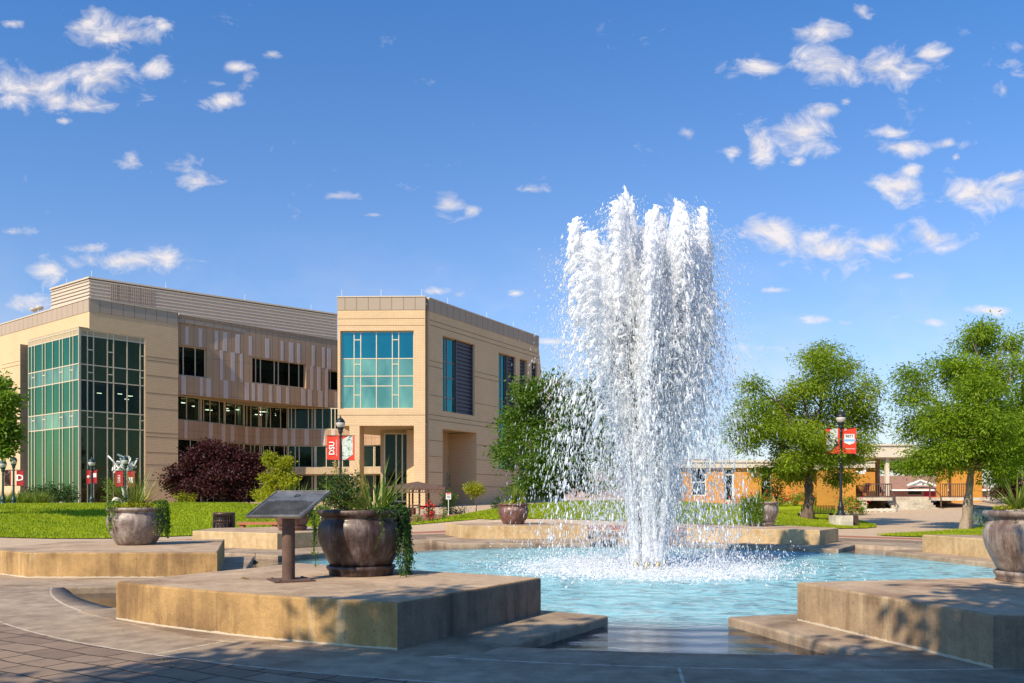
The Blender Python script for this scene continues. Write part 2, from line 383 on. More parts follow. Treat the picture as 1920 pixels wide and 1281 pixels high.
def spray_mat():
    m, nt, out = newmat('spray_water')
    p = N(nt, 'BsdfDiffuse'); p.inputs[0].default_value = (0.9, 0.92, 0.94, 1)
    t = N(nt, 'BsdfTranslucent'); t.inputs[0].default_value = (0.95, 0.96, 0.98, 1)
    mx = N(nt, 'MixShader'); mx.inputs[0].default_value = 0.5; L(nt, p.outputs[0], mx.inputs[1]); L(nt, t.outputs[0], mx.inputs[2])
    tr = N(nt, 'BsdfTransparent'); m2 = N(nt, 'MixShader'); m2.inputs[0].default_value = 0.5
    L(nt, tr.outputs[0], m2.inputs[1]); L(nt, mx.outputs[0], m2.inputs[2]); L(nt, m2.outputs[0], out.inputs[0]); return m
M['spray'] = spray_mat()
# ------------------------------------------------------------------ terrain
C = Vector((3.3, 20.6, 0)); C2 = Vector((2.0, 20.8, 0))
def sst(x): x = np.clip(x, 0, 1); return x * x * (3 - 2 * x)
def gz(x, y):
    x = np.asarray(x, float); y = np.asarray(y, float)
    R = np.hypot(x - C2.x, y - C2.y)
    front = sst((y - 20) / 12)
    z = 1.12 * sst((R - 22) / 46)
    az = x / np.maximum(y, 1)
    left = 0.86 * sst((R - 21.5) / 13) * (1 - sst((R - 34) / 26)) * sst((-0.225 - az) / 0.10)
    midx = (x - 6.0) / 9.2; midy = (y - 45.5) / 5.2
    mid = 1.28 * np.exp(-np.abs(midx) ** 3.2 - np.abs(midy) ** 2.0)
    right = 0.35 * sst((az - 0.24) / 0.1) * sst((R - 40) / 25)
    return (z + left + mid + right) * front
def G(px, py):
    """first point of the terrain the photo shows at px,py"""
    t = 8.0
    while t < 260:
        x = (px - 960) * t / F; z = CH + (HY - py) * t / F
        if z <= float(gz(x, t)): break
        t += 0.05 if t < 60 else 0.2
    return Vector((x, t, float(gz(x, t))))
def gp(px, d): 
    x = (px - 960) * d / F; return Vector((x, d, float(gz(x, d))))

RIM = sorted([(math.atan2(y - C.y, x - C.x), math.hypot(x - C.x, y - C.y)) for x, y in
              [(0, 9.18), (3.4, 8.7), (-8, 15.35), (-5.73, 12.4), (-3.5, 31.9), (11.6, 28.8), (12.6, 26.3), (-9, 24), (15.2, 19), (5, 32.6), (-7.5, 29.0)]])
def rim(th):
    a = [t for t, r in RIM]; r = [r for t, r in RIM]
    a = [a[-1] - 2 * PI] + a + [a[0] + 2 * PI]; r = [r[-1]] + r + [r[0]]
    return float(np.interp(th, a, r))

def ground_mat():
    m, nt, out = newmat('paving'); geo = N(nt, 'NewGeometry'); P = geo.outputs['Position']
    def rad(c):
        s = N(nt, 'VectorMath', operation='SUBTRACT'); L(nt, P, s.inputs[0]); s.inputs[1].default_value = (c.x, c.y, 0)
        mu = N(nt, 'VectorMath', operation='MULTIPLY'); L(nt, s.outputs[0], mu.inputs[0]); mu.inputs[1].default_value = (1, 1, 0)
        l = N(nt, 'VectorMath', operation='LENGTH'); L(nt, mu.outputs[0], l.inputs[0]); return l.outputs['Value'], mu.outputs[0]
    r1, v1 = rad(C); r2, v2 = rad(C2)
    sx = N(nt, 'SeparateXYZ'); L(nt, v1, sx.inputs[0]); th = math_(nt, 'ARCTAN2', sx.outputs[1], sx.outputs[0])
    big = noi(nt, P, 0.5, 6, 0.6, 0.5); mid = noi(nt, P, 3.5, 6, 0.65); fine = noi(nt, P, 45, 3, 0.7)
    conc = ramp(nt, math_(nt, 'ADD', math_(nt, 'MULTIPLY', big, 0.5), math_(nt, 'MULTIPLY', mid, 0.5)), [(0.40, (0.25, 0.18, 0.125)), (0.60, (0.46, 0.35, 0.245))])
    # stamped slate pattern: two crossed brick patterns of uneven size
    mp = N(nt, 'Mapping'); mp.inputs['Rotation'].default_value = (0, 0, 0.55); L(nt, P, mp.inputs[0])
    dn = N(nt, 'TexNoise', Scale=1.2, Detail=3.0); L(nt, P, dn.inputs['Vector'])
    dv = N(nt, 'VectorMath', operation='SCALE'); dv.inputs['Scale'].default_value = 0.13; L(nt, dn.outputs[1], dv.inputs[0])
    av = N(nt, 'VectorMath', operation='ADD'); L(nt, mp.outputs[0], av.inputs[0]); L(nt, dv.outputs[0], av.inputs[1])
    b = N(nt, 'TexBrick', offset=0.37, squash=0.6, squash_frequency=3); L(nt, av.outputs[0], b.inputs['Vector']); b.inputs['Scale'].default_value = 1
    b.inputs['Brick Width'].default_value = 0.66; b.inputs['Row Height'].default_value = 0.31; b.inputs['Mortar Size'].default_value = 0.016; b.inputs['Mortar Smooth'].default_value = 0.6
    b.inputs['Color1'].default_value = (0.33, 0.235, 0.165, 1); b.inputs['Color2'].default_value = (0.23, 0.16, 0.115, 1); b.inputs['Mortar'].default_value = (0.075, 0.05, 0.035, 1)
    pav = mixc(nt, 0.6, b.outputs[0], ramp(nt, mid, [(0.3, 0.65), (0.65, 1.15)]), 'MULTIPLY')
    redb = mixc(nt, 0.5, (0.42, 0.16, 0.1), ramp(nt, mid, [(0.3, 0.6), (0.7, 1.1)]), 'MULTIPLY')
    tan = ramp(nt, mid, [(0.3, (0.46, 0.33, 0.215)), (0.7, (0.62, 0.46, 0.31))])
    wob = math_(nt, 'MULTIPLY', math_(nt, 'SUBTRACT', mid, 0.5), 0.02)
    rr = math_(nt, 'ADD', r1, wob)
    c = mixc(nt, math_(nt, 'GREATER_THAN', r1, 13.75), conc, pav)
    c = mixc(nt, math_(nt, 'GREATER_THAN', r2, 16.7), c, tan)
    c = mixc(nt, math_(nt, 'GREATER_THAN', r2, 17.3), c, redb)
    c = mixc(nt, math_(nt, 'GREATER_THAN', r2, 18.6), c, tan)
    def ringline(r, w): return math_(nt, 'LESS_THAN', math_(nt, 'ABSOLUTE', math_(nt, 'SUBTRACT', rr, r)), w)
    gr = math_(nt, 'MAXIMUM', ringline(12.65, 0.018), ringline(13.75, 0.015))
    # radial joints every 22.5 degrees, only on the concrete band
    k = 8 / PI
    fr = math_(nt, 'PINGPONG', math_(nt, 'ADD', math_(nt, 'MULTIPLY', th, k), 0.35), 0.5)
    rj = math_(nt, 'MULTIPLY', math_(nt, 'LESS_THAN', fr, 0.0028), math_(nt, 'MULTIPLY', math_(nt, 'GREATER_THAN', r1, 12.65), math_(nt, 'LESS_THAN', r1, 13.75)))
    gr = math_(nt, 'MAXIMUM', gr, rj)
    gr = math_(nt, 'MULTIPLY', gr, ramp(nt, noi(nt, P, 7, 4), [(0.35, 0.35), (0.55, 1.0)]))
    c = mixc(nt, gr, c, (0.62, 0.52, 0.4))
    # expansion joints far out
    ck = math_(nt, 'LESS_THAN', math_(nt, 'PINGPONG', r2, 1.5), 0.02)
    c = mixc(nt, math_(nt, 'MULTIPLY', ck, math_(nt, 'GREATER_THAN', r2, 18.7)), c, (0.2, 0.15, 0.11))
    c = mixc(nt, 0.45, c, ramp(nt, fine, [(0.3, 0.6), (0.65, 1.1)]), 'MULTIPLY')
    inp = math_(nt, 'MULTIPLY', math_(nt, 'GREATER_THAN', r1, 13.75), math_(nt, 'LESS_THAN', r2, 16.7))
    bh = math_(nt, 'ADD', math_(nt, 'MULTIPLY', math_(nt, 'MULTIPLY', math_(nt, 'SUBTRACT', 1.0, b.outputs[1]), inp), 3.5), math_(nt, 'ADD', math_(nt, 'MULTIPLY', fine, 0.25), math_(nt, 'MULTIPLY', mid, 0.5)))
    bsdf(nt, out, c, 0.85, 0.25, bump=bh, bstr=0.5, bdist=0.012); return m
M['paving'] = ground_mat()
def lawn_mat():
    m, nt, out = newmat('lawn'); geo = N(nt, 'NewGeometry'); P = geo.outputs['Position']
    a = noi(nt, P, 0.28, 5, 0.6); b = noi(nt, P, 2.5, 5, 0.7); f = noi(nt, P, 25, 4, 0.8)
    s = math_(nt, 'ADD', math_(nt, 'MULTIPLY', a, 0.5), math_(nt, 'ADD', math_(nt, 'MULTIPLY', b, 0.25), math_(nt, 'MULTIPLY', f, 0.25)))
    c = ramp(nt, s, [(0.38, (0.15, 0.23, 0.006)), (0.52, (0.27, 0.36, 0.01)), (0.66, (0.42, 0.45, 0.03))])
    bsdf(nt, out, c, 0.9, 0.1, bump=f, bstr=0.8, bdist=0.05); return m
M['lawn'] = lawn_mat()

NT = 288
RR = [0.0, 0.35, 0.8, 1.4, 2.2, 3.2, 4.4, 5.6, 6.8, 8, 9.4, 10.5] + [10.5 + k * 1.0 for k in range(1, 50)] + [63, 68, 75, 85, 100, 120, 150, 200, 280, 420, 700]
vs = []; fs = []
for i, dr in enumerate(RR):
    for k in range(NT):
        th = -PI + 2 * PI * k / NT; r0 = rim(th); r = r0 + dr
        x = C.x + r * math.cos(th); y = C.y + r * math.sin(th); vs.append((x, y, float(gz(x, y))))
n0 = len(vs)
for k in range(NT):    # rim face down to the pool floor
    x, y, z = vs[k]; vs.append((x, y, -0.62))
F4 = []
for i in range(len(RR) - 1):
    for k in range(NT):
        l = (k + 1) % NT; F4.append((i * NT + k, i * NT + l, (i + 1) * NT + l, (i + 1) * NT + k))
for k in range(NT):
    l = (k + 1) % NT; F4.append((n0 + k, n0 + l, l, k))
mi = np.zeros(len(F4)); 
g = npmesh('ground', vs, np.array(F4)[:, ::-1], [M['paving']], org=Vector((0, 0, 0)), smooth=True); tag(g, kind='structure')

# lawns: sheets laid over the terrain, with a blade layer on each
def inpoly(x, y, poly):
    inside = np.zeros(len(x), bool); n = len(poly); j = n - 1
    for i in range(n):
        xi, yi = poly[i]; xj, yj = poly[j]
        c = ((yi > y) != (yj > y)) & (x < (xj - xi) * (y - yi) / (yj - yi + 1e-12) + xi)
        inside ^= c; j = i
    return inside
LAWNS = []
def lawn(poly, step=0.8):
    poly = [(p[0], p[1]) for p in poly]
    # resample edge
    E = []
    for i in range(len(poly)):
        a = Vector(poly[i]); b = Vector(poly[(i + 1) % len(poly)]); n = max(1, int((b - a).length / 0.7))
        E += [a.lerp(b, k / n) for k in range(n)]
    xs = [p.x for p in E]; ys = [p.y for p in E]
    gx, gy = np.meshgrid(np.arange(min(xs), max(xs), step), np.arange(min(ys), max(ys), step)); gx = gx.ravel(); gy = gy.ravel()
    k = inpoly(gx, gy, [(p.x, p.y) for p in E]); pts = E + [Vector((a, b)) for a, b in zip(gx[k], gy[k])]
    r = delaunay_2d_cdt(pts, [(i, (i + 1) % len(E)) for i in range(len(E))], [], 1, 1e-4)
    V = [(p.x, p.y, float(gz(p.x, p.y)) + 0.035) for p in r[0]]
    ne = len(V); V2 = V + [(x, y, z - 0.3) for x, y, z in V]
    FF = []
    for f in r[2]:
        a, b, c = f; FF.append((a, b, c))
    o = npmesh('grass', V, np.array(FF), M['lawn'], org=Vector((poly[0][0], poly[0][1], 0)), smooth=True); tag(o, kind='stuff')
    LAWNS.append([(p.x, p.y) for p in E])
    return o
def gl(px, py): p = G(px, py); return (p.x, p.y)
arc = lambda a0, a1, r, n=14: [(C2.x + r * math.cos(math.radians(a0 + (a1 - a0) * k / n)), C2.y + r * math.sin(math.radians(a0 + (a1 - a0) * k / n))) for k in range(n + 1)]
lawn([(-60, 24), (-32, 26), (-24, 29.5), (-19.2, 32.0), (-15.0, 33.0), (-12.2, 36.2), (-8.5, 40.8), (-4.9, 43.2), (-1.8, 42.2), (-0.6, 45), (-2.6, 50.5), (-6.5, 54), (-9, 58.5), (-16, 62), (-26, 62), (-36, 60), (-60, 60)])
lawn([(-2.8, 43.6), (-1.0, 41.6), (3, 40.6), (8, 39.6), (12.0, 39.0), (15, 39.4), (16.6, 40.4), (17.6, 41.6), (18.4, 43.4), (19.0, 46), (20.5, 52), (23.5, 62), (24, 70), (19, 74), (12, 72), (6, 62), (0, 56), (-2.2, 50)])
lawn([(14.9, 35.2), (16.6, 33.4), (19, 32.2), (23, 30), (30, 27), (40, 24), (40, 45), (30, 47), (26, 46), (22, 41), (18, 37.6)])

def blades():
    Vs = []; Fs = []; base = 0
    for li, (poly, n) in enumerate(zip(LAWNS, (90000, 90000, 50000))):
        px = np.array([p[0] for p in poly]); py = np.array([p[1] for p in poly])
        x0, x1, y0, y1 = max(px.min(), -30), min(px.max(), 27), py.min(), min(py.max(), 62)
        t = rng.random(n * 2) ** 1.6
        x = x0 + rng.random(n * 2) * (x1 - x0); y = y0 + t * (y1 - y0)
        k = inpoly(x, y, poly) & (np.abs(x / y) < 0.66); x = x[k]; y = y[k]; m = len(x)
        z = gz(x, y) + 0.03; h = rng.uniform(0.05, 0.1, m) * (0.8 + 0.4 * (y / 40)); w = 0.018 * y / 30
        a = rng.uniform(0, PI, m); dx = np.cos(a) * w; dy = np.sin(a) * w
        lx = rng.normal(0, 0.03, m); ly = rng.normal(0, 0.03, m)
        V = np.stack([np.stack([x - dx, y - dy, z], 1), np.stack([x + dx, y + dy, z], 1), np.stack([x + lx, y + ly, z + h], 1)], 1).reshape(-1, 3)
        Vs.append(V); Fs.append(np.arange(m * 3).reshape(-1, 3) + base); base += m * 3
    o = npmesh('grass', np.concatenate(Vs), np.concatenate(Fs), M['grass_blade'], org=Vector((0, 30, 0))); tag(o, kind='stuff')
blades()

# ------------------------------------------------------------------ pool
def poolfloor_mat():
    m, nt, out = newmat('pool_paint'); geo = N(nt, 'NewGeometry'); P = geo.outputs['Position']; n = noi(nt, P, 1.2, 5)
    c = ramp(nt, n, [(0.3, (0.3, 0.66, 0.72)), (0.7, (0.42, 0.8, 0.84))]); bsdf(nt, out, c, 0.6); return m
M['pool_paint'] = poolfloor_mat()
def disk(name, z, mat, extra=0.02, rings=60, fz=None):
    vs = [(C.x, C.y, z)]; 
    for i in range(1, rings + 1):
        for k in range(NT):
            th = -PI + 2 * PI * k / NT; r = (rim(th) + extra) * i / rings; x = C.x + r * math.cos(th); y = C.y + r * math.sin(th)
            vs.append((x, y, z + (fz(x, y) if fz else 0)))
    f4 = []
    for i in range(rings - 1):
        for k in range(NT):
            l = (k + 1) % NT; a = 1 + i * NT; b = a + NT; f4.append((a + k, b + k, b + l, a + l))
    f3 = [(0, 1 + k, 1 + (k + 1) % NT) for k in range(NT)]
    me = bpy.data.meshes.new(name); me.from_pydata([(v[0], v[1], v[2]) for v in vs], [], f4 + f3); me.materials.append(mat)
    me.polygons.foreach_set('use_smooth', [True] * len(me.polygons)); me.update()
    o = link(name, me, None, Vector((0, 0, 0))); return o
tag(disk('pool_floor', -0.6, M['pool_paint']), kind='structure')
def water_mat():
    m, nt, out = newmat('pool_water'); geo = N(nt, 'NewGeometry'); P = geo.outputs['Position']
    s = N(nt, 'VectorMath', operation='DISTANCE'); L(nt, P, s.inputs[0]); s.inputs[1].default_value = (C.x, C.y, -0.12); r = s.outputs['Value']
    calm = math_(nt, 'SUBTRACT', 1.0, math_(nt, 'MULTIPLY', math_(nt, 'SUBTRACT', r, 8.2), 0.7, clamp=True), clamp=True)   # 1 inside, 0 in the channels
    mp = N(nt, 'Mapping'); mp.inputs['Scale'].default_value = (1.0, 1.7, 1); L(nt, P, mp.inputs[0])
    a = noi(nt, mp.outputs[0], 2.2, 3, 0.5, 0.8); b = noi(nt, mp.outputs[0], 7, 4, 0.6, 0.6); c0 = noi(nt, mp.outputs[0], 0.8, 2)
    h = math_(nt, 'ADD', math_(nt, 'MULTIPLY', a, 1.0), math_(nt, 'MULTIPLY', b, 0.45))
    amp = math_(nt, 'ADD', 0.07, math_(nt, 'MULTIPLY', calm, 0.9))
    wv = N(nt, 'TexWave', wave_type='RINGS', rings_direction='Z', Scale=0.55, Distortion=1.5, Detail=2.0)
    sub = N(nt, 'VectorMath', operation='SUBTRACT'); L(nt, P, sub.inputs[0]); sub.inputs[1].default_value = (C.x, C.y, 0); L(nt, sub.outputs[0], wv.inputs['Vector'])
    hh = math_(nt, 'ADD', math_(nt, 'MULTIPLY', h, amp), math_(nt, 'MULTIPLY', wv.outputs[1], 0.05))
    bp = N(nt, 'Bump', Strength=0.9, Distance=0.13); L(nt, hh, bp.inputs['Height'])
    gls = N(nt, 'BsdfGlossy', Roughness=0.03); gls.inputs[0].default_value = (1, 1, 1, 1); L(nt, bp.outputs[0], gls.inputs['Normal'])
    fr = N(nt, 'Fresnel', IOR=1.5); L(nt, bp.outputs[0], fr.inputs['Normal'])
    tr = N(nt, 'BsdfTransparent'); tr.inputs[0].default_value = (0.16, 0.42, 0.78, 1)
    df = N(nt, 'BsdfDiffuse'); df.inputs[0].default_value = (0.34, 0.72, 0.79, 1)     # aerated water scatters light back
    L(nt, bp.outputs[0], df.inputs['Normal'])
    body = N(nt, 'MixShader'); L(nt, math_(nt, 'MULTIPLY', calm, ramp(nt, math_(nt, 'ADD', math_(nt, 'MULTIPLY', a, .6), math_(nt, 'MULTIPLY', b, .4)), [(0.38, .3), (0.5, .72), (0.62, .95)])), body.inputs[0]); L(nt, tr.outputs[0], body.inputs[1]); L(nt, df.outputs[0], body.inputs[2])
    # foam flecks
    fm = ramp(nt, math_(nt, 'ADD', noi(nt, mp.outputs[0], 3.0, 8, 0.75, 1.5), math_(nt, 'MULTIPLY', math_(nt, 'SUBTRACT', 4.0, r), 0.085)), [(0.58, 0.0), (0.7, 0.9)])
    wd = N(nt, 'BsdfDiffuse'); wd.inputs[0].default_value = (0.9, 0.93, 0.95, 1)
    b2 = N(nt, 'MixShader'); L(nt, math_(nt, 'MULTIPLY', fm, math_(nt, 'ADD', 0.15, math_(nt, 'MULTIPLY', calm, 0.85))), b2.inputs[0]); L(nt, body.outputs[0], b2.inputs[1]); L(nt, wd.outputs[0], b2.inputs[2])
    mx = N(nt, 'MixShader'); L(nt, fr.outputs[0], mx.inputs[0]); L(nt, b2.outputs[0], mx.inputs[1]); L(nt, gls.outputs[0], mx.inputs[2])
    L(nt, mx.outputs[0], out.inputs[0]); return m
def wz(x, y):
    r = math.hypot(x - C.x, y - C.y); a = 0.028 * max(0.1, 1 - abs(r - 4) / 6)
    return a * mnoise.noise(Vector((x * 1.1, y * 1.6, 3))) + a * 0.6 * mnoise.noise(Vector((x * 2.6, y * 3.4, 7)))
WZ = -0.12
tag(disk('water', WZ, water_mat(), 0.0, 110, wz), kind='structure')

# ledges and plinths ------------------------------------------------
def V2(p): return (p.x, p.y)
def ledge(poly):
    b = MB(); b.prism(poly, -0.62, 0.006, 0, bev=0.03); o = b.build('pool_ledge', M['ledge']); return tag(o, kind='structure')
ledge([(-0.3, 8.8), (1.29, 11.57), (-3.7, 14.75), (-6.1, 12.0), (-4.6, 10.6), (-3.4, 9.6), (-1.9, 8.9), (-0.9, 8.6)])
ledge([(-8.4, 15.1), (-5.1, 15.9), (-6.95, 23.2), (-10.6, 22.8), (-10.8, 18.2), (-9.6, 15.6)])
ledge([(-8.6, 27.6), V2(at(400, 1036)), V2(at(521, 1042)), V2(at(612, 1036)), (-4.3, 31.0), (-6.6, 32.3), (-10.0, 30)])
ledge([V2(at(806, 1012.5)), V2(at(845, 1020)), V2(at(1106, 1018)), (4.4, 33.6), (0, 34.6), (-3.4, 33.6)])
ledge([V2(at(1278, 1017)), V2(at(1400, 1024)), V2(at(1572, 1030)), V2(at(1604, 1021)), (11.8, 30.3), (8.2, 33), (5.6, 32.6)])
ledge([(12.9, 27.0), V2(at(1660, 1033)), V2(at(1860, 1056)), (12.0, 18.6), (15.4, 19), (15.4, 25)])
ledge([(2.88, 11.46), (3.62, 8.62), (6, 8.9), (9.6, 10.4), (8.6, 13.1), (5.4, 12.2)])
GP = 'concrete plinths around the pool'
def plinth(poly, label, side, z1=0.5, grey_dir=None):
    b = MB(); b.prism(poly, -0.02, z1, 0, 1, bev=0.025); o = b.build('concrete_plinth', [M['plinth_top'], side] + ([M['plinth_grey']] if grey_dir else []))
    if grey_dir:  # side faces turned this way get the darker grey concrete
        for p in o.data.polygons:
            if p.normal.x * grey_dir[0] + p.normal.y * grey_dir[1] > .8 and abs(p.normal.z) < .5: p.material_index = 2
    return tag(o, label, 'plinth', GP)
A = at(218, 1090, .5); B = at(745, 1130, .5); Cc = at(1014, 1083, .5); D = at(560, 1056, .5)
def arcpts(a, b, n=6, bulge=0.16):
    a = Vector(a[:2]); b = Vector(b[:2]); d = (b - a); nn = Vector((d.y, -d.x)).normalized()
    return [tuple(a.lerp(b, k / n) + nn * bulge * 4 * (k / n) * (1 - k / n)) for k in range(n + 1)]
plinth(arcpts(A, B, 8, 0.18) + [V2(Cc), V2(D)], 'large ochre-stained concrete plinth in the foreground carrying the slanted plaque and the dark ivy-hung pot', M['plinth_side'], grey_dir=(.84, -.55))
p = [at(50, 1036.5, .5), at(407, 1036.5, .5), at(421, 1011, .5), at(140, 1014.5, .5)]
plinth([V2(p[0]), V2(p[1]), V2(p[2]), V2(p[3]), (-11.0, 19.5), (-10.4, 15.8)][:4] + [(-11.15, 18.2)], 'ochre concrete plinth at left under the pale mottled pot', M['plinth_side'])
plinth([V2(at(361, 995.5, .5)), V2(at(520, 1000, .5)), V2(at(612, 996, .5)), (-4.9, 30.2), (-7.5, 32.2), (-10.6, 30.6)], 'tan plinth beyond the plaque with a pink-brown pot, in front of the trash can', M['plinth_tan'])
plinth([V2(at(835, 981, .5)), V2(at(872.5, 986, .5)), V2(at(1102, 986, .5)), V2(at(1060, 979.5, .5)), (0, 37.6)], 'peach-tan plinth with one plain brown pot, left of the water jet before the grass mound', M['plinth_tan'])
plinth([V2(at(1287, 989.5, .5)), V2(at(1537.5, 994, .5)), V2(at(1572, 990, .5)), (10.4, 33.6), (7.6, 34.2)], 'tan plinth right of the water jet carrying the pot with ivy down its left side', M['plinth_tan'])
plinth([V2(at(1729.5, 1002.6, .5)), (12.45, 21.6), (13.4, 19.2), (17.2, 20.4), (17.0, 24.6)], 'rust-stained tan plinth at right edge of pool, with a little spout at its foot', M['plinth_tan'])
plinth([V2(at(1495, 1091.5, .5)), V2(at(1862, 1153, .5)), (7.6, 7.95), (9.0, 9.5), (8.1, 11.75), (6.6, 11.75)], 'large plinth at the lower right, half in tree shade, under the tall grey pot', M['plinth_brown'], grey_dir=(.0, -1.0))

# ------------------------------------------------------------------ camera, sun, sky
cam = bpy.data.cameras.new('camera'); co = bpy.data.objects.new('camera', cam); COL.objects.link(co)
co.location = (0, 0, CH); co.rotation_euler = (PI / 2, 0, 0); cam.sensor_width = 36; cam.lens = 36 * F / 1920
cam.shift_y = (HY - 640.5) / 1920; cam.clip_end = 5000; cam.clip_start = 0.1; S.camera = co
SUN_TH = math.radians(38); SUN_EL = math.radians(39)
sd = Vector((-math.sin(SUN_TH) * math.cos(SUN_EL), -math.cos(SUN_TH) * math.cos(SUN_EL), math.sin(SUN_EL)))   # towards the sun
sl = bpy.data.lights.new('sun', 'SUN'); sl.energy = 5.0; sl.angle = math.radians(0.5); sl.color = (1.0, 0.87, 0.66)
so = bpy.data.objects.new('sun', sl); COL.objects.link(so); so.location = (-40, -60, 70); so.rotation_euler = sd.to_track_quat('Z', 'Y').to_euler()
w = bpy.data.worlds.new('World'); S.world = w; w.use_nodes = True; nt = w.node_tree; nt.nodes.clear()
out = nt.nodes.new('ShaderNodeOutputWorld'); bg = N(nt, 'Background'); SKY = 0.115; bg.inputs[1].default_value = SKY
sk = N(nt, 'TexSky', sky_type='NISHITA', sun_disc=False, sun_elevation=SUN_EL, sun_rotation=math.atan2(sd.x, sd.y), air_density=1.0, dust_density=0.6, ozone_density=2.0)
tc = N(nt, 'TexCoord'); gen = tc.outputs['Generated']
sx = N(nt, 'SeparateXYZ'); L(nt, gen, sx.inputs[0])
yy = math_(nt, 'MAXIMUM', sx.outputs[1], 0.05)
u = math_(nt, 'DIVIDE', sx.outputs[0], yy); v = math_(nt, 'DIVIDE', sx.outputs[2], yy)
cb = N(nt, 'CombineXYZ'); L(nt, u, cb.inputs[0]); L(nt, v, cb.inputs[1]); uv = cb.outputs[0]
CL = [(215,68,72,28),(160,45,34,26),(60,165,78,36),(105,185,50,24),(195,150,62,38),(165,195,40,20),(290,127,28,15),(118,227,20,6),(20,44,25,8),(310,48,17,11),(440,128,24,12),(405,156,20,7),(465,150,18,14),(415,190,30,12),(248,298,20,18),(330,308,34,18),(372,338,36,14),(628,369,34,9),(20,435,34,8),(240,490,105,18),(300,484,58,20),(95,508,28,20),(40,572,62,20),(170,465,30,9),(840,382,26,20),(885,396,14,10),(995,355,28,8),(700,403,16,4),(820,547,30,8),(860,553,18,9),(967,550,14,6),(510,102,22,9),(1415,127,46,19),(1540,60,50,16),(1618,22,16,12),(1560,125,68,34),(1655,128,80,30),(1745,102,28,15),(1505,250,48,32),(1545,208,30,14),(1425,275,20,38),(1378,283,14,11),(1585,190,12,9),(1498,304,13,8),(1685,352,40,28),(1712,323,22,12),(1690,277,44,17),(1670,248,24,10),(1780,270,34,9),(1792,296,10,7),(1840,362,74,24),(1900,338,42,18),(1440,428,52,20),(1462,452,36,22),(1550,470,76,32),(1655,462,34,20),(1745,445,62,25),(1688,518,20,6),(1905,125,22,14),(1882,170,14,14),(1540,600,30,7),(1590,606,30,8),(1740,604,52,8),(1440,652,54,10),(1665,593,30,6),(1850,582,60,8),(1050,640,40,7),(1290,250,14,12),(1450,545,26,6)]
mp = N(nt, 'Mapping'); mp.inputs['Scale'].default_value = (1, 1.5, 1); L(nt, uv, mp.inputs[0])
tint = ramp(nt, v, [(0.0, (0.92, 0.88, 1.04)), (0.2, (0.86, 0.98, 1.2)), (0.58, (0.52, 0.95, 1.38))])
base_sky = mixc(nt, 1.0, sk.outputs[0], tint, 'MULTIPLY')
bgs = N(nt, 'Background'); bgs.inputs[1].default_value = SKY; L(nt, base_sky, bgs.inputs[0])
def cloud_band(lo, hi):
    acc = None
    for cx, cy, a, b in CL:
        uu = (cx - 960) / F
        if uu + a * 1.5 / F < lo or uu - a * 1.5 / F > hi: continue
        s1 = N(nt, 'VectorMath', operation='MULTIPLY_ADD'); L(nt, uv, s1.inputs[0]); s1.inputs[1].default_value = (F / a, F / b, 0)
        s1.inputs[2].default_value = (-(cx - 960) / a, -(HY - cy) / b, 0)
        ln = N(nt, 'VectorMath', operation='LENGTH'); L(nt, s1.outputs[0], ln.inputs[0])
        k = 1.0 if cy < 520 else 0.85
        if a * b < 260: k *= 0.94
        d = math_(nt, 'MULTIPLY_ADD', ln.outputs['Value'], -0.72, k)
        acc = d if acc is None else math_(nt, 'MAXIMUM', acc, d)
    n1 = noi(nt, mp.outputs[0], 21, 8, 0.64, 0.5); n2 = noi(nt, mp.outputs[0], 7, 4, 0.6)
    dens = math_(nt, 'ADD', acc, math_(nt, 'MULTIPLY_ADD', n1, 3.6, -1.88))
    m1 = ramp(nt, dens, [(0.0, 0.0), (0.35, 0.28), (1.0, 0.9)])
    veil = math_(nt, 'MULTIPLY', ramp(nt, n2, [(0.42, 0.0), (0.72, 0.6)]), ramp(nt, v, [(0.02, 0.85), (0.32, 0.0)]))
    mask = math_(nt, 'MAXIMUM', m1, math_(nt, 'MAXIMUM', veil, ramp(nt, math_(nt, 'MULTIPLY_ADD', n1, .6, math_(nt, 'MULTIPLY', n2, .5)), [(0.65, 0.0), (0.78, 0.4)])))
    cc = mixc(nt, 1.0, (6.9, 6.45, 6.4), ramp(nt, n1, [(0.3, 0.78), (0.65, 1.0)]), 'MULTIPLY')
    b = N(nt, 'Background'); b.inputs[1].default_value = SKY; L(nt, mixc(nt, mask, base_sky, cc), b.inputs[0]); return b.outputs[0]
front = math_(nt, 'MULTIPLY', math_(nt, 'GREATER_THAN', sx.outputs[1], 0.06), math_(nt, 'GREATER_THAN', v, 0.0))
edges = [-0.66, -0.5, -0.36, -0.18, 0.1, 0.3, 0.42, 0.5, 0.66]
cur = bgs.outputs[0]
for lo, hi in zip(edges[:-1], edges[1:]):
    ins = math_(nt, 'MULTIPLY', front, math_(nt, 'MULTIPLY', math_(nt, 'GREATER_THAN', u, lo), math_(nt, 'LESS_THAN', u, hi)))
    mx = N(nt, 'MixShader'); L(nt, ins, mx.inputs[0]); L(nt, cur, mx.inputs[1]); L(nt, cloud_band(lo, hi), mx.inputs[2]); cur = mx.outputs[0]
L(nt, cur, out.inputs[0]); nt.nodes.remove(bg)
S.view_settings.view_transform = 'Standard'; S.view_settings.look = 'None'; S.view_settings.exposure = 0.3; S.view_settings.gamma = 1.0
S.cycles.max_bounces = 9; S.cycles.diffuse_bounces = 7; S.cycles.transparent_max_bounces = 24; S.cycles.caustics_reflective = False; S.cycles.caustics_refractive = False
S.cycles.sample_clamp_indirect = 6.0
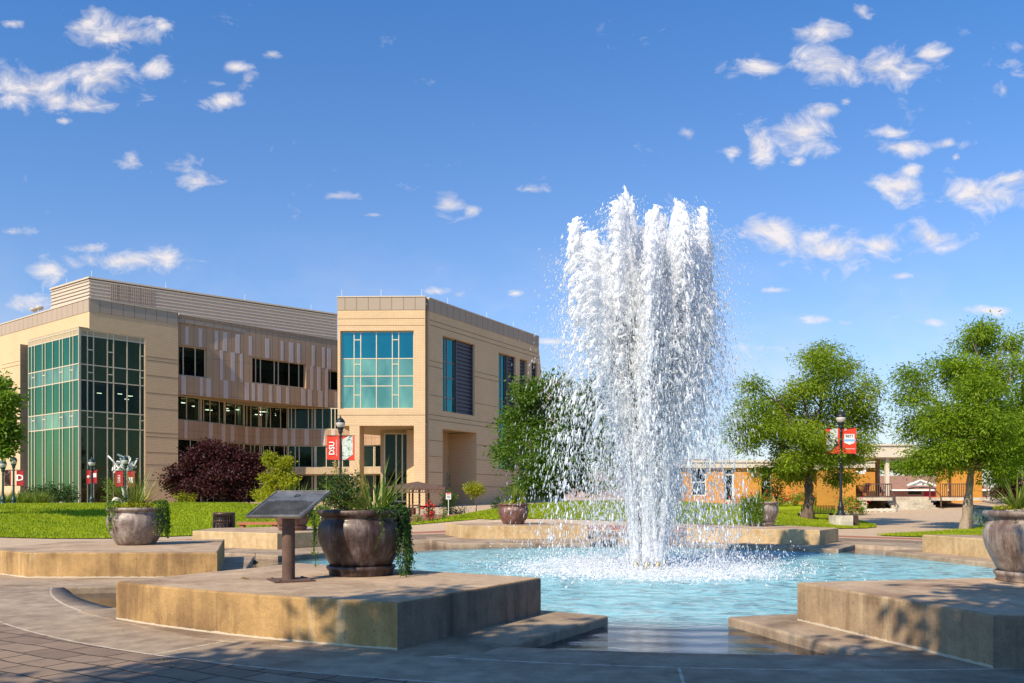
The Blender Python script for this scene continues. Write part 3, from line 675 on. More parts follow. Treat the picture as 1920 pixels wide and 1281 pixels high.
# ------------------------------------------------------------------ facades
class Fac:
    """a vertical wall plane through two plan points; u runs along it, off is outwards (towards the viewer)"""
    def __init__(s, p0, p1):
        s.p0 = Vector(p0[:2]); s.p1 = Vector(p1[:2]); s.d = (s.p1 - s.p0); s.len = s.d.length; s.d.normalize()
        s.n = Vector((s.d.y, -s.d.x))
        if s.n.dot(s.p0) > 0: s.n = -s.n
    def u(s, px):
        a = (px - 960) / F     # x = a*y
        # p0 + d*u : x - a*y = 0
        return -(s.p0.x - a * s.p0.y) / (s.d.x - a * s.d.y)
    def uz(s, px, py):
        u = s.u(px); Y = s.p0.y + s.d.y * u; return u, CH + (HY - py) * Y / F
    def z(s, px, py): return s.uz(px, py)[1]
    def pt(s, u, z, off=0.0):
        p = s.p0 + s.d * u + s.n * off; return (p.x, p.y, z)
    def slab(s, mb, u0, u1, z0, z1, o0, o1, mi=0):
        P = [s.pt(u0, z0, o1), s.pt(u1, z0, o1), s.pt(u1, z0, o0), s.pt(u0, z0, o0), s.pt(u0, z1, o1), s.pt(u1, z1, o1), s.pt(u1, z1, o0), s.pt(u0, z1, o0)]
        if s.d.cross(s.n) > 0: P = [P[i] for i in (3, 2, 1, 0, 7, 6, 5, 4)]
        mb.hexa(P, mi); return mb
    def wall(s, mb, u0, u1, z0, z1, ops=(), th=0.4, mi=0):
        us = sorted({u0, u1, *[min(max(o[0], u0), u1) for o in ops], *[min(max(o[1], u0), u1) for o in ops]})
        zs = sorted({z0, z1, *[min(max(o[2], z0), z1) for o in ops], *[min(max(o[3], z0), z1) for o in ops]})
        for i in range(len(us) - 1):
            run = None
            for j in range(len(zs) - 1):
                cu = (us[i] + us[i + 1]) / 2; cz = (zs[j] + zs[j + 1]) / 2
                hole = any(o[0] < cu < o[1] and o[2] < cz < o[3] for o in ops)
                if not hole:
                    run = (run[0], zs[j + 1]) if run else (zs[j], zs[j + 1])
                if hole or j == len(zs) - 2:
                    if run: s.slab(mb, us[i], us[i + 1], run[0], run[1], -th, 0, mi)
                    run = None
        return mb
def window(parent, f, u0, u1, z0, z1, off, vl=(), hl=(), gm='glass_dark', fw=0.07, fm='alu', fd=0.12, panes=None, name='window'):
    b = MB(); w = fw / 2; fr = off - fd / 2; bk = off + fd / 2
    f.slab(b, u0, u1, z1 - fw, z1, fr, bk); f.slab(b, u0, u1, z0, z0 + fw, fr, bk)
    f.slab(b, u0, u0 + fw, z0 + fw, z1 - fw, fr, bk); f.slab(b, u1 - fw, u1, z0 + fw, z1 - fw, fr, bk)
    for u in vl:
        if u0 + fw < u < u1 - fw: f.slab(b, u - w, u + w, z0 + fw, z1 - fw, fr + .004, bk - .004)
    for h in hl:
        if len(h) if hasattr(h, '__len__') else 0: a, c, hh = h
        else: a, c, hh = u0 + fw, u1 - fw, h
        f.slab(b, a, c, hh - w, hh + w, fr + .008, bk - .008)
    o = b.build(name, M[fm], parent)
    if panes is None: panes = [(z0, z1, gm)]
    for a, c, g in panes:
        p = MB(); f.slab(p, u0 + .02, u1 - .02, a + .01, c - .01, off - .012, off + .012)
        p.build('pane', M[g], o)
    return o

BLD = thing('university_building', 'four-storey tan brick and glass building with louvred penthouse and overhanging corner tower', 'building', (-20, 76, 1.0))
zr = 17.75; DR = 26034.0
def roofpt(px, py): d = DR / (HY - py); return Vector(((px - 960) * d / F, d))
K0 = roofpt(3, 609.3); K1 = roofpt(167.5, 560); K2 = roofpt(334, 587.5)
FL = Fac(K1, K0); FR = Fac(K1, K2)
U0 = roofpt(335, 590) ; U1 = roofpt(637, 639); FU = Fac(U0, U1)
T0 = roofpt(633, 558); T1 = roofpt(797, 557); T2 = roofpt(1010, 632); FT = Fac(T0, T1); FS = Fac(T1, T2)
zp = FR.z(200, 588)      # bottom of the metal parapet
zp = 16.72; gb = 0.9
zg = FL.z(149, 616)      # head of the big glazing
zg = 15.2
# brick walls of the left block
w = MB()
uL = FL.u(54); 
FL.wall(w, 0.0, FL.len + 8, gb, zp, [(0, uL, gb, zg)], 0.45)
uR1 = FR.u(272); uR0 = -0.9
FR.wall(w, 0.0, FR.len, gb, zp, [(0, uR1, gb, zg)], 0.45)
# recessed joints picked out as thin dark courses
for a, b_, z0 in [(uL + .01, FL.len, 13.95), (uL + .01, FL.len, 13.6), (uL + .01, FL.len, 9.9), (uL + .01, FL.len, 9.55), (uL + .01, FL.len, 6.2), (uL + .01, FL.len, 4.1)]:
    FL.slab(w, a, b_, z0, z0 + .05, -.01, .012, 1)
for z0 in (13.6, 13.3, 10.5, 9.2, 12.0, 7.1, 6.75, 5.4, 4.35, 3.0): FR.slab(w, uR1 + .05, FR.len - .01, z0, z0 + .05, -.01, .012, 1)
w.build('brick_wall', [M['brick_tan'], M['joint']], BLD)
# parapet
p = MB(); FL.slab(p, -.02, FL.len + 8, zp + .003, zr, -.5, .03); FR.slab(p, .032, FR.len, zp + .003, zr, -.5, .03); p.build('parapet', M['parapet'], BLD)
cpg = MB(); FL.slab(cpg, -.05, FL.len + 8, zr + .003, zr + .1, -.55, .08); FR.slab(cpg, .085, FR.len, zr + .003, zr + .1, -.55, .08); FU.slab(cpg, .02, FU.len, zr + .003, zr + .1, -.4, .06); cpg.build('coping', M['louver'], BLD)
# glazing of the left block: projecting box on the street side
LB = Fac(FL.pt(0, 0, .8), FL.pt(FL.len, 0, .8)); uc = LB.u(149); ue = LB.u(54)
zs_l = [14.72, 12.37, 11.08, 8.6, 7.3]
def mull(f, pxs): return [f.u(x) for x in pxs]
pn = [(gb, 7.3, 'glass_green'), (7.3, 8.6, 'glass_spandrel'), (8.6, 11.08, 'glass_green'), (11.08, 12.37, 'glass_spandrel'), (12.37, 14.72, 'glass_green')]
vl = mull(LB, (60.5, 66, 80.5, 86, 99.5, 112.5, 118.5, 132, 138))
hl = list(zs_l)
for a, b_ in ((60.5, 66), (80.5, 86), (112.5, 118.5), (132, 138)):
    for zz in (11.95, 8.2): hl.append((LB.u(b_), LB.u(a), zz)) if LB.u(b_) < LB.u(a) else hl.append((LB.u(a), LB.u(b_), zz))
window(BLD, LB, uc, ue, gb, zg, 0.0, vl, hl, fw=.085, panes=pn, name='curtain_wall')
bd = MB(); LB.slab(bd, uc + .05, ue - .05, 14.76, zg - .08, -.03, .03); FL.slab(bd, uL - .05, uL, gb, zg, 0, .74); LB.slab(bd, uc, ue, zg + .003, zg + .15, -.75, .05)
# R side
CR = Fac(FR.pt(0, 0, -.12), FR.pt(FR.len, 0, -.12)); uc2 = CR.u(149.5); ue2 = CR.u(271.5)
vl = mull(CR, (163.5, 175, 201, 212.5, 238, 262.5))
hl = list(zs_l)
for a, b_ in ((163.5, 175), (201, 212.5), (262.5, 271.5)):
    for zz in (13.6, 11.75, 8.1): hl.append((CR.u(a), CR.u(b_), zz))
pn = [(gb, 7.3, 'glass_brown'), (7.3, 8.6, 'glass_brown'), (8.6, 11.08, 'glass_dark'), (11.08, 12.37, 'glass_brown'), (12.37, 14.72, 'glass_brown')]
window(BLD, CR, uc2, ue2, gb, zg, 0.0, vl, hl, fw=.085, panes=pn, name='curtain_wall')
CR.slab(bd, uc2 + .05, ue2 - .05, 14.76, zg - .08, -.03, .03); bd.build('head_panel', M['soffit'], BLD)
# rooms behind the glass: slabs, back walls, ceiling strips
r = MB()
def room(f, u0, u1, z0, z1, dep=5.0, gap=.35, floors=(), back=True):
    if back: f.slab(r, u0, u1, z0, z1, -dep - .2, -dep, 0)
    for z in list(floors): f.slab(r, u0, u1, z - .25, z, -dep, -gap, 0)
    f.slab(r, u0 - .2, u0 - .003, z0, z1, -dep, -gap, 0); f.slab(r, u1 + .003, u1 + .2, z0, z1, -dep, -gap, 0)
room(CR, uc2 + 1.2, ue2, gb, zg, 6, .3, (7.4, 11.3, 15.0))
# upper straight wing with the fibre-cement panels
def zU(px, py): return FU.z(px, py)
def zm(X, Y): return 300 + X / 4, 560 + Y / 4
W1 = (FU.u(335.5), FU.u(387.5), FU.z(361, 706), FU.z(361, 650)); W2 = (FU.u(473), FU.u(574), FU.z(523, 723), FU.z(523, 676)); W3 = (FU.u(616), FU.len + .5, FU.z(626, 732), FU.z(626, 695))
zS = 10.72
uw = MB(); FU.wall(uw, -.4, FU.len, zS, zp - .0, [W1, W2, W3], 0.5); FU.slab(uw, -.4, FU.len, zp, zr, -.4, 0)
for W, vs_ in ((W1, (346, 368.5)), (W2, (482, 491, 517, 524.5, 544.5, 563)), (W3, (622,))):
    window(BLD, FU, W[0], min(W[1], FU.len), W[2], W[3], -.3, mull(FU, vs_), (), gm='glass_dark', fw=.09)
    FU.slab(r, W[0], W[1], W[3] - .9, W[3] - .05, -.75, -.7, 1)
room(FU, -.3, FU.len, zS, zr - .3, 5, .55, (zS + .3, 14.9))
LP = uw
def strips(f, L_, top, bot, o=.012, c=(0, 1e9)):
    for a, b_ in L_:
        xa, xb = 300 + a / 4, 300 + b_ / 4; xm = (xa + xb) / 2
        t = top if not callable(top) else top((a + b_) / 2); q = bot if not callable(bot) else bot((a + b_) / 2)
        f.slab(LP, f.u(xa), f.u(xb), f.z(xm, 560 + q / 4), f.z(xm, 560 + t / 4), -.01, o, 1)
rowA = [(190, 213), (290, 315), (412, 436), (472, 503), (567, 598), (667, 690), (790, 820), (907, 927), (968, 1000), (1030, 1052), (1140, 1160), (1217, 1237), (1256, 1284)]
rowB = [(450, 472), (532, 562), (600, 621), (1130, 1150), (1180, 1205), (1243, 1260)]
rowC = [(160, 195), (300, 320), (347, 382), (477, 510), (637, 668), (692, 714), (735, 768), (822, 842), (877, 908), (948, 970), (1062, 1092), (1112, 1140), (1190, 1220), (1240, 1260), (1312, 1330)]
rA0 = lambda x: 207 + (x - 200) * .155; rA1 = lambda x: 345 + (x - 200) * .171; rB1 = lambda x: 575 + (x - 150) * .11
rC1 = lambda x: float(np.interp(x, (135, 500, 760, 1345), (715, 765, 790, 812)))
strips(FU, rowA, rA0, rA1); strips(FU, rowB, rA1, rB1)
zC = lambda x: FU.z(300 + x / 4, 560 + rB1(x) / 4)
for a, b_ in rowC: FU.slab(LP, FU.u(300 + a / 4), FU.u(300 + b_ / 4), zS, zC((a + b_) / 2), -.01, .012, 1)
uw.build('panel_wall', [M['panel'], M['panel_light']], BLD)
# lower storeys on a concave curve
cur = [(334, 76.6), (380, 79.2), (425, 82.0), (460, 84.4), (490, 86.0), (540, 87.3), (590, 87.8), (640, 87.8), (700, 87.0), (740, 85.5)]
cur = [Vector(((x - 960) * d / F, d)) for x, d in cur]
CF = [Fac(a, b_) for a, b_ in zip(cur[:-1], cur[1:])]
def segs(): return CF
zr3 = 8.5; zb2 = 6.85; zb1 = 4.6; zc = 3.9; zs2 = 6.85
lw = MB(); so_ = MB()
for f in CF:
    f.slab(lw, 0, f.len, zs2, zr3, -.4, 0); f.slab(lw, 0, f.len, zs2 - .0, zs2 + .0001, -.4, 0)
# soffit between the straight wing and the curve
so_.prism([tuple(FU.pt(-.4, 0, -.05)[:2]), tuple(FU.pt(FU.len, 0, -.05)[:2]), tuple(cur[-1]), tuple(cur[-1] + Vector((0, 9))), tuple(cur[5] + Vector((-3, 8))), tuple(cur[0] + Vector((-3, 6)))], zS + .003, zS + .2)
so_.build('soffit', M['soffit'], BLD)
rowD = [(183, 205), (365, 397), (460, 492), (527, 560), (640, 660), (717, 747), (855, 873), (925, 953), (988, 1012), (1087, 1112), (1212, 1235), (1287, 1310)]
for a, b_ in rowD:
    xm = 300 + (a + b_) / 8
    for f in CF:
        ua = f.u(xm)
        if 0 <= ua < f.len:
            hw = (b_ - a) / 8 * f.p0.y / F * 1.25; f.slab(lw, max(0, ua - hw), min(f.len, ua + hw), zs2, zr3, -.01, .012, 1)
lw.build('panel_wall', [M['panel'], M['panel_light']], BLD)
mu3 = [300 + x / 4 for x in (212, 305, 340, 388, 458, 493, 578, 662, 692, 750, 800, 832, 908, 985, 1015, 1112, 1140, 1216, 1282, 1310)]
for f in CF:
    ms = [f.u(x) for x in mu3 if 0.1 < f.u(x) < f.len - .1]
    window(BLD, f, 0, f.len, zr3 + .01, zS - .02, -.25, ms, (), gm='glass_dark', fw=.08)
    ms2 = [f.u(x + 7) for x in mu3 if 0.1 < f.u(x + 7) < f.len - .1]
    window(BLD, f, 0, f.len, zb1, zs2 - .01, -.25, ms2, (), gm='glass_dark', fw=.08)
    window(BLD, f, 0, f.len, gb, zc - .02, -.25, ms2, (), gm='glass_dark', fw=.08)
    f.slab(r, -.3, f.len + .3, gb, zS, -5.2, -5, 0)
    for z in (zr3 + .05, zs2 + .05 - .3, zb1): f.slab(r, 0, f.len, z - .2, z, -5, -.42, 0)
    f.slab(r, f.len * .4, f.len * .4 + .7, gb, zS - .01, -2.2, -1.6, 1)
cn = MB()
for f in CF: f.slab(cn, 0, f.len, zc, zb1 - .002, -.4, 1.1)
cn.build('canopy_band', M['soffit'], BLD)
r.build('interior', [M['room'], M['room_light']], BLD)
# ceiling lamps seen through the ribbon
def emit(name, col, st):
    m, nt, out = newmat(name); e = N(nt, 'Emission'); e.inputs[0].default_value = c4(col); e.inputs[1].default_value = st; L(nt, e.outputs[0], out.inputs[0]); return m
M['ceil'] = emit('ceiling_lamp', (1, .97, .85), 7)
cl = MB()
for k, x in enumerate((338, 344, 356, 366, 402, 436, 448, 459, 492, 496, 515, 519, 467)):
    for f in CF:
        ua = f.u(x)
        if 0 <= ua < f.len: cl = MB(); f.slab(cl, ua, ua + .7, zS - .42 - .1 * (k % 3), zS - .36 - .1 * (k % 3), -2.2 - .6 * (k % 3), -1.9 - .6 * (k % 3)); cl.build('ceiling_lamp', M['ceil'], BLD)
for x, y in ((176, 732), (193, 735.5), (232, 737), (249, 741), (252, 741), (245, 747)):
    ua, z_ = CR.uz(x, y); cl = MB(); CR.slab(cl, ua, ua + .35, z_, z_ + .05, -1.2, -1.1); cl.build('ceiling_lamp', M['ceil'], BLD)
# penthouse with horizontal louvres
P0 = Vector(((168 - 960) * 74.8 / F, 74.8)); P1 = Vector(((632 - 960) * 89.9 / F, 89.9)); P2 = Vector(((96 - 960) * 79 / F, 79)); zt = 20.76
FP = Fac(P0, P1); FQ = Fac(P0, P2)
ph = MB(); ga = FP.u(207); gb2 = FP.u(288)
for i in range(10):
    z0 = zr - .2 + i * (zt - .15 - zr + .2) / 10; z1 = z0 + .2
    for f in (FP, FQ): f.slab(ph, 0.0, f.len, z0, z0 + .305, -.25, 0); f.slab(ph, -.07, f.len, z0 + .11, z0 + .2, -.02, .085)
for f in (FP, FQ): f.slab(ph, -.1, f.len + .1, zt - .14, zt, -.3, .12)
pm = ph.build('penthouse', M['louver'], BLD)
gr = MB()
for i in range(24): u_ = ga + (gb2 - ga) * i / 23; FP.slab(gr, u_ - .035, u_ + .035, zr + 1.0, zt - .35, .088, .11)
gr.build('grille', M['louver_dark'] if False else M['parapet'], pm)
# roof and rear closure of both blocks
rf = MB()
far = [tuple(FL.pt(FL.len + 8, 0, -.2)[:2]), tuple(FL.pt(.2, 0, -.4)[:2]), tuple(FR.pt(FR.len, 0, -.3)[:2]), tuple(FU.pt(FU.len, 0, -.3)[:2]), (-6, 98), (-30, 118), (-62, 100)]
rf.prism(far, zr - .7, zr - .4)
def backwall(a, b_): f = Fac(a, b_); f.slab(rf, 0, f.len, gb, zr - .3, -.15, .15)
backwall(far[3], far[4]); backwall(far[4], far[5]); backwall(far[5], far[6]); backwall(far[6], far[0])
for f in (FP, FQ): pass
rf.prism([tuple(P0), tuple(P1), (P1.x - 6, P1.y + 8), (P2.x + 1, P2.y + 14), tuple(P2)], zt - .3, zt - .16)
rf.build('roof', M['parapet'], BLD)
# glazed corner tower ------------------------------------------------
zsf = 7.37; ZT = (8.75, 15.05)
tw = MB()
ua, ub = FT.u(638), FT.u(775.5)
FT.wall(tw, 0, FT.len, zsf, zp, [(ua, ub, ZT[0], ZT[1])], .5)
FT.slab(tw, FT.u(776), FT.len, gb, zsf, -1.4, 0)                       # corner pier
pu0, pu1 = FT.u(655), FT.u(674)
FT.slab(tw, pu0, pu1, gb, zsf, -1.9, -.02)                             # free pier, deep
o1 = (FS.u(830), FS.u(890), FS.z(858, 775), FS.z(831, 629)); o2 = (FS.u(935), FS.len - .3, 4.2, FS.z(936, 661)); o3 = (FS.u(830), FS.u(893.5), gb, FS.z(831, 804))
FS.wall(tw, 0.5, FS.len, gb, zp, [o1, o2, o3], .5)
FS.slab(tw, o3[0] - .02, o3[1] + .6, gb, zsf + 1, -3.4, -3.0)          # back wall of the right-hand recess
FS.slab(tw, o3[1], o3[1] + .4, gb, o3[3], -3.4, -.5); FS.slab(tw, o3[0] - .4, o3[0], gb, o3[3], -3.4, -.5)
# splayed end wall
e0 = FS.pt(FS.len, zr, 0); e1 = FS.pt(FS.len, gb, 0)
du = 1.35
tw.add([FS.pt(FS.len, zp, 0), FS.pt(FS.len + du, gb + 10, 0), FS.pt(FS.len + du, gb, 0), FS.pt(FS.len, gb, 0), FS.pt(FS.len, zp, -8), FS.pt(FS.len + du, gb + 10, -8), FS.pt(FS.len + du, gb, -8), FS.pt(FS.len, gb, -8)],
       [(0, 3, 2, 1), (0, 1, 5, 4), (1, 2, 6, 5), (4, 5, 6, 7)], 0)
for zz in (16.0, 15.6, 12.7, 12.25, 9.9): 
    for a, b_ in ((.55, o1[0] if zz < o1[3] else FS.len), ):
        FS.slab(tw, a, b_ - .02, zz, zz + .05, -.01, .012, 1)
for zz in (12.7, 12.25, 9.9): FS.slab(tw, o1[1] + .02, o2[0] - .02, zz, zz + .05, -.01, .012, 1)
for zz in (8.3, 7.9): FS.slab(tw, .55, o2[0] - .02, zz, zz + .05, -.01, .012, 1)
for zz in (6.2, 4.9, 3.6, 2.5): FS.slab(tw, .55, o3[0] - .02, zz, zz + .05, -.01, .012, 1); FS.slab(tw, o3[1] + .02, FS.len - .1 if zz < 4 else o2[0] - .02, zz, zz + .05, -.01, .012, 1)
for zz in (16.0, 15.45, 8.2): FT.slab(tw, .02, FT.len - .02, zz, zz + .04, -.01, .012, 1)
tw.build('tower_wall', [M['brick_tan'], M['joint']], BLD)
tp = MB(); FT.slab(tp, -.02, FT.len + .02, zp + .003, zr, -.5, .03); FS.slab(tp, .5, FS.len, zp + .003, zr, -.5, .03)
tp.build('parapet', M['parapet'], BLD)
tc_ = MB(); FT.slab(tc_, -.06, FT.len + .05, zr + .003, zr + .09, -.55, .08); FS.slab(tc_, .56, FS.len, zr + .003, zr + .09, -.55, .07); tc_.build('coping', M['louver'], BLD)
tf = MB(); ctr = [tuple(FT.pt(.02, 0, -.05)[:2]), tuple(FT.pt(FT.len - .05, 0, -.05)[:2]), tuple(FS.pt(FS.len, 0, -.3)[:2]), tuple(FS.pt(FS.len, 0, -14)[:2]), (-14.6, 90)]
tf.prism(ctr, zr - .6, zr - .4); tf.prism([ctr[0], ctr[1], tuple(FS.pt(9, 0, -.6)[:2]), tuple(FS.pt(9, 0, -10)[:2]), (-14.4, 78)], zsf + .003, zsf + .25)
tf.build('soffit', M['soffit'], BLD)
vl = mull(FT, (662.5, 675, 704.5, 734.5, 746.5)); z1_ = FT.z(700, 671.5); z2_ = FT.z(700, 704.5); z3_ = FT.z(700, 723)
hl = [z1_, z2_, (ua + .1, FT.u(662), z3_), (FT.u(675), FT.u(734), z3_), (FT.u(747), ub - .1, z3_)]
for a, b_ in ((662.5, 675), (734.5, 746.5)):
    for py in (636, 682, 740): hl.append((FT.u(a), FT.u(b_), FT.z(700, py)))
window(BLD, FT, ua, ub, ZT[0], ZT[1], -.35, vl, hl, fw=.075, panes=[(ZT[0], z2_, 'glass_spandrel'), (z2_, z1_, 'glass_spandrel'), (z1_, ZT[1], 'glass_teal')], name='curtain_wall')
um = FS.u(858.5)
window(BLD, FS, o1[0], um, o1[2], o1[3], -.4, mull(FS, (840, 844.5)), [10.0, 11.7, 13.0], gm='glass_teal', fw=.1, fm='alu_dark')
window(BLD, FS, o2[0], FS.u(953), o2[2], o2[3], -.4, mull(FS, (941, 945)), [6.5, 9, 10.6, 12.6], gm='glass_teal', fw=.1, fm='alu_dark')
def louver(u0, u1, z0, z1):
    b = MB(); FS.slab(b, u0, u1, z0, z1, -.5, -.42); k = int((z1 - z0) / .33)
    for i in range(k):
        z = z0 + (z1 - z0) * i / k; FS.slab(b, u0 + .06, u1 - .06, z + .04, z + .22, -.42, -.3)
    FS.slab(b, u0, u0 + .14, z0, z1, -.42, -.2); FS.slab(b, u1 - .06, u1, z0, z1, -.42, -.2)
    b.build('louver_panel', M['louver_dark'], BLD)
louver(um, o1[1], o1[2], o1[3]); louver(FS.u(953), FS.u(967), o2[2], o2[3]); louver(FS.u(975), FS.u(990), o2[2], o2[3]); louver(FS.u(996), o2[1], o2[2], o2[3])
pp = MB()
for x in (969, 973, 991, 995): FS.slab(pp, FS.u(x) - .22, FS.u(x) + .22, o2[2], o2[3], -.5, -.02)
FS.slab(pp, FS.u(968), o2[1], o2[2], o2[3], -1.6, -1.5); pp.build('pier', M['brick_tan'], BLD)
# recessed entrance glazing under the tower
FE = Fac(FT.pt(0, 0, -5.2), FT.pt(FT.len, 0, -5.2)); a, b_ = FE.u(720), FE.u(776)
window(BLD, FE, a, b_ + .6, gb + .25, FE.z(740, 812), 0, mull(FE, (743, 754.5)), (), gm='glass_dark', fw=.12, name='entrance_glazing')
ew = MB(); FE.slab(ew, a - .002, b_ + 1.5, FE.z(740, 812) + .01, zsf, -.3, .1); FE.slab(ew, a - .3, a - .01, gb, zsf, -4, .05); FE.slab(ew, FE.u(776) + .7, FE.u(776) + 1.2, gb, zsf, -4, 4.2)
FE.slab(ew, a, b_ + 1, gb, zsf, -4, -3.8)
ew.build('entrance_wall', M['soffit'], BLD)
dr = Fac(FS.pt(0, 0, -2.98), FS.pt(FS.len, 0, -2.98)); window(BLD, dr, dr.u(838), dr.u(852.5), gb, dr.z(845, 888), .06, mull(dr, (847,)), [dr.z(845, 904)], gm='glass_teal', fw=.1, fm='alu', name='door')
# rods along the roof edge, dishes at left
rd = MB()
for f, us_, z0 in ((FP, (.2, 6.5, 14, 21, 28, 34), zt), (FQ, (4.5, 9), zt), (FT, (.3, 3.5, 6.8), zr + .09), (FS, (3.6, 10, 15), zr + .09)):
    for u_ in us_: rd = MB(); q = Vector(f.pt(u_, z0, -.2)); rd.bar(q, q + Vector((0, 0, .6)), .022); rd.build('lightning_rod', M['white'], BLD)
ds = MB()
for x, y in ((57, 588), (67.5, 585)):
    ds = MB(); f = FL; u_, z_ = f.uz(x, y); q = Vector(f.pt(u_, zr + .1, -.3)); ds.bar(q, q + Vector((0, 0, .5)), .06); ds.lathe((q.x, q.y, q.z + .45), [(.0, -.12), (.22, -.05), (.33, .08), (.3, .2), (0, .25)], 12); ds.build('roof_floodlight', M['louver'], BLD)
# tables and stools seen through the tower glass
st = MB()
for i in range(10):
    st = MB(); u_ = FT.u(680) + i * .95 - .2; 
    if u_ > ub - .5: break
    for o_ in (-1.0,):
        z_ = z1_ + .05; p0 = Vector(FT.pt(u_, z_, o_)); 
        FT.slab(st, u_, u_ + .5, z_ + .55, z_ + .6, o_ - .4, o_); FT.slab(st, u_, u_ + .5, z_ + .85, z_ + .92, o_ - .03, o_)
        for q in (0, .46): FT.slab(st, u_ + q, u_ + q + .045, z_, z_ + .9, o_ - .03, o_)
    st.build('stool', M['white'], BLD)
for x in (655, 667, 697, 718, 728, 741, 763, 771):
    st = MB(); u_ = FT.u(x); z_ = ZT[0] + .03; FT.slab(st, u_ - .3, u_ + .3, z_ + .4, z_ + .46, -1.4, -1.0)
    FT.slab(st, u_ - .28, u_ + .28, z_ + .5, z_ + .85, -1.0, -.96)
    for q in (-.27, .24): FT.slab(st, u_ + q, u_ + q + .035, z_, z_ + .5, -1.03, -1.0)
    st.build('chair', M['white'], BLD)
tr_ = MB(); FT.slab(tr_, ua, ub, ZT[0] - .02, ZT[0], -6, -.5); FT.slab(tr_, ua, ub, z2_ + .3, z1_ - .02, -6, -.5); FT.slab(tr_, ua, ub, ZT[0], ZT[1], -6.2, -6)
FT.slab(tr_, ua + .1, ua + 1.1, ZT[0], ZT[1], -1.2, -1.1, 1)
tr_.build('tower_interior', [M['room'], M['room_light']], BLD)
# dark low roof of the rear wing beyond the tower
rb = MB(); q = dp(1036, 712, 100); rb.box((q.x - 1.5, q.y + 4, (q.z + 1) / 2), (5, 8, q.z - 1)); o = rb.build('rear_wing', M['parapet'], BLD)

# ------------------------------------------------------------------ low orange-brick building at right
LOW = thing('low_brick_building', 'long low orange brick building with a cream fascia behind the flower bed', 'building', (20, 76, 1.0))
FO = Fac(((1278 - 960) * 75 / F, 75), ((1642 - 960) * 75 / F, 75)); zf1 = FO.z(1300, 863.5); zf0 = FO.z(1300, 877.5)
ops = [(FO.u(1298), FO.u(1325), 1.7, zf0), (FO.u(1358), FO.u(1377), 1.2, zf0), (FO.u(1427.5), FO.u(1447), 1.2, zf0), (FO.u(1556), FO.u(1580), 1.2, zf0)]
b = MB(); FO.wall(b, 0, FO.len, .8, zf0 - .003, ops, .4); b.build('wall', M['brick_orange'], LOW)
b = MB(); FO.slab(b, -.5, FO.len, zf0, zf1 - .2, -9, .35); FO.slab(b, -.6, FO.len, zf1 - .197, zf1, -9.1, .45); b.build('fascia', M['fascia'], LOW)
for i, o_ in enumerate(ops):
    window(LOW, FO, o_[0], o_[1], o_[2], o_[3] - .003, -.25, [], [2.9 if i != 1 else zf0 - .55], gm='glass_dark', fw=.16 if i == 1 else .1, fm='white' if i < 2 else 'alu_dark', name='window' if i == 0 else 'door')
b = MB(); FO.slab(b, 0, FO.len, .8, zf0, -3.4, -3.2); FO.slab(b, -.2, -.01, .8, zf0, -9, 0); b.build('inner_wall', M['room'], LOW)
# upper rough clerestory seen above the fascia
b = MB(); q = FO; FO.slab(b, FO.u(1560), FO.u(1642), zf1, zf1 + 1.2, -9, -5); b.build('upper_wall', M['fascia'], LOW)

POR = thing('porch_building', 'cream-roofed open porch of an orange brick building, with railings and steps up to it', 'building', (28, 61, 1.0))
def D60(px, d=60.0): return Vector(((px - 960) * d / F, d))
FC = Fac(D60(1572), D60(1760)); zc1 = FC.z(1600, 836); zc0 = FC.z(1600, 857.5)
b = MB(); FC.slab(b, 0, FC.u(1712), zc0, zc1, -14, 0); FC.slab(b, -.1, FC.u(1713), zc1 + .003, zc1 + .12, -14, .12); FC.slab(b, FC.u(1622) - .02, FC.u(1622) + .02, zc0, zc1, 0, .012, 0); b.build('roof', M['fascia'], POR)
b = MB(); FC.slab(b, FC.u(1579), FC.u(1611), .6, FC.z(1600, 877), -5, -.6); b.build('wall', M['brick_orange'], POR); b = MB()
FC.slab(b, FC.u(1579), FC.u(1611) + .0, .6, FC.z(1600, 877), -11, -7.5); b.build('wall', M['brick_orange'], POR)
b = MB(); FC.slab(b, FC.u(1577), FC.u(1611) + .05, FC.z(1600, 877) + .003, zc0 - .003, -11, -.5); FC.slab(b, FC.u(1613), FC.u(1672), FC.z(1600, 877), zc0 - .003, -11.2, -11); b.build('frieze', M['fascia'], POR)
b = MB()
zd = FC.z(1640, 933)
for x in (1668.5,): u_ = FC.u(x); FC.slab(b, u_ - .12, u_ + .12, zd, zc0, -.6, -.36)
b.build('post', M['fascia'], POR); b = MB()
for x in (1680.5,): u_ = FC.u(x); FC.slab(b, u_ - .12, u_ + .12, zd - .4, zc0, -3.2, -2.95)
b.build('post', M['joint'], POR)
b = MB(); FC.slab(b, FC.u(1615), FC.u(1677), zd - .22, zd, -10, -.3); FC.slab(b, FC.u(1765), FC.u(1860), zd - .22, zd, -10, -.3); FC.slab(b, FC.u(1680), FC.u(1762), zd - .95, zd + .05, -9, -1.6)
FC.slab(b, FC.u(1621), FC.u(1630), .5, zd - .225, -.9, -.4)
for i in range(4): FC.slab(b, FC.u(1679), FC.u(1761), .55, zd - .2 - i * .17, -1.6, -1.2 + i * .34)
b.build('deck', M['stone'], POR)
def rail(parent, f, px0, px1, z0, off, n, h=.95):
    b = MB(); u0, u1 = f.u(px0), f.u(px1)
    for z in (z0 + .08, z0 + h): f.slab(b, u0, u1, z - .03, z + .03, off - .03, off + .03)
    for i in range(n + 1): u_ = u0 + (u1 - u0) * i / n; f.slab(b, u_ - .02, u_ + .02, z0, z0 + h - .03, off - .02, off + .02)
    return b.build('railing', M['rust'], parent)
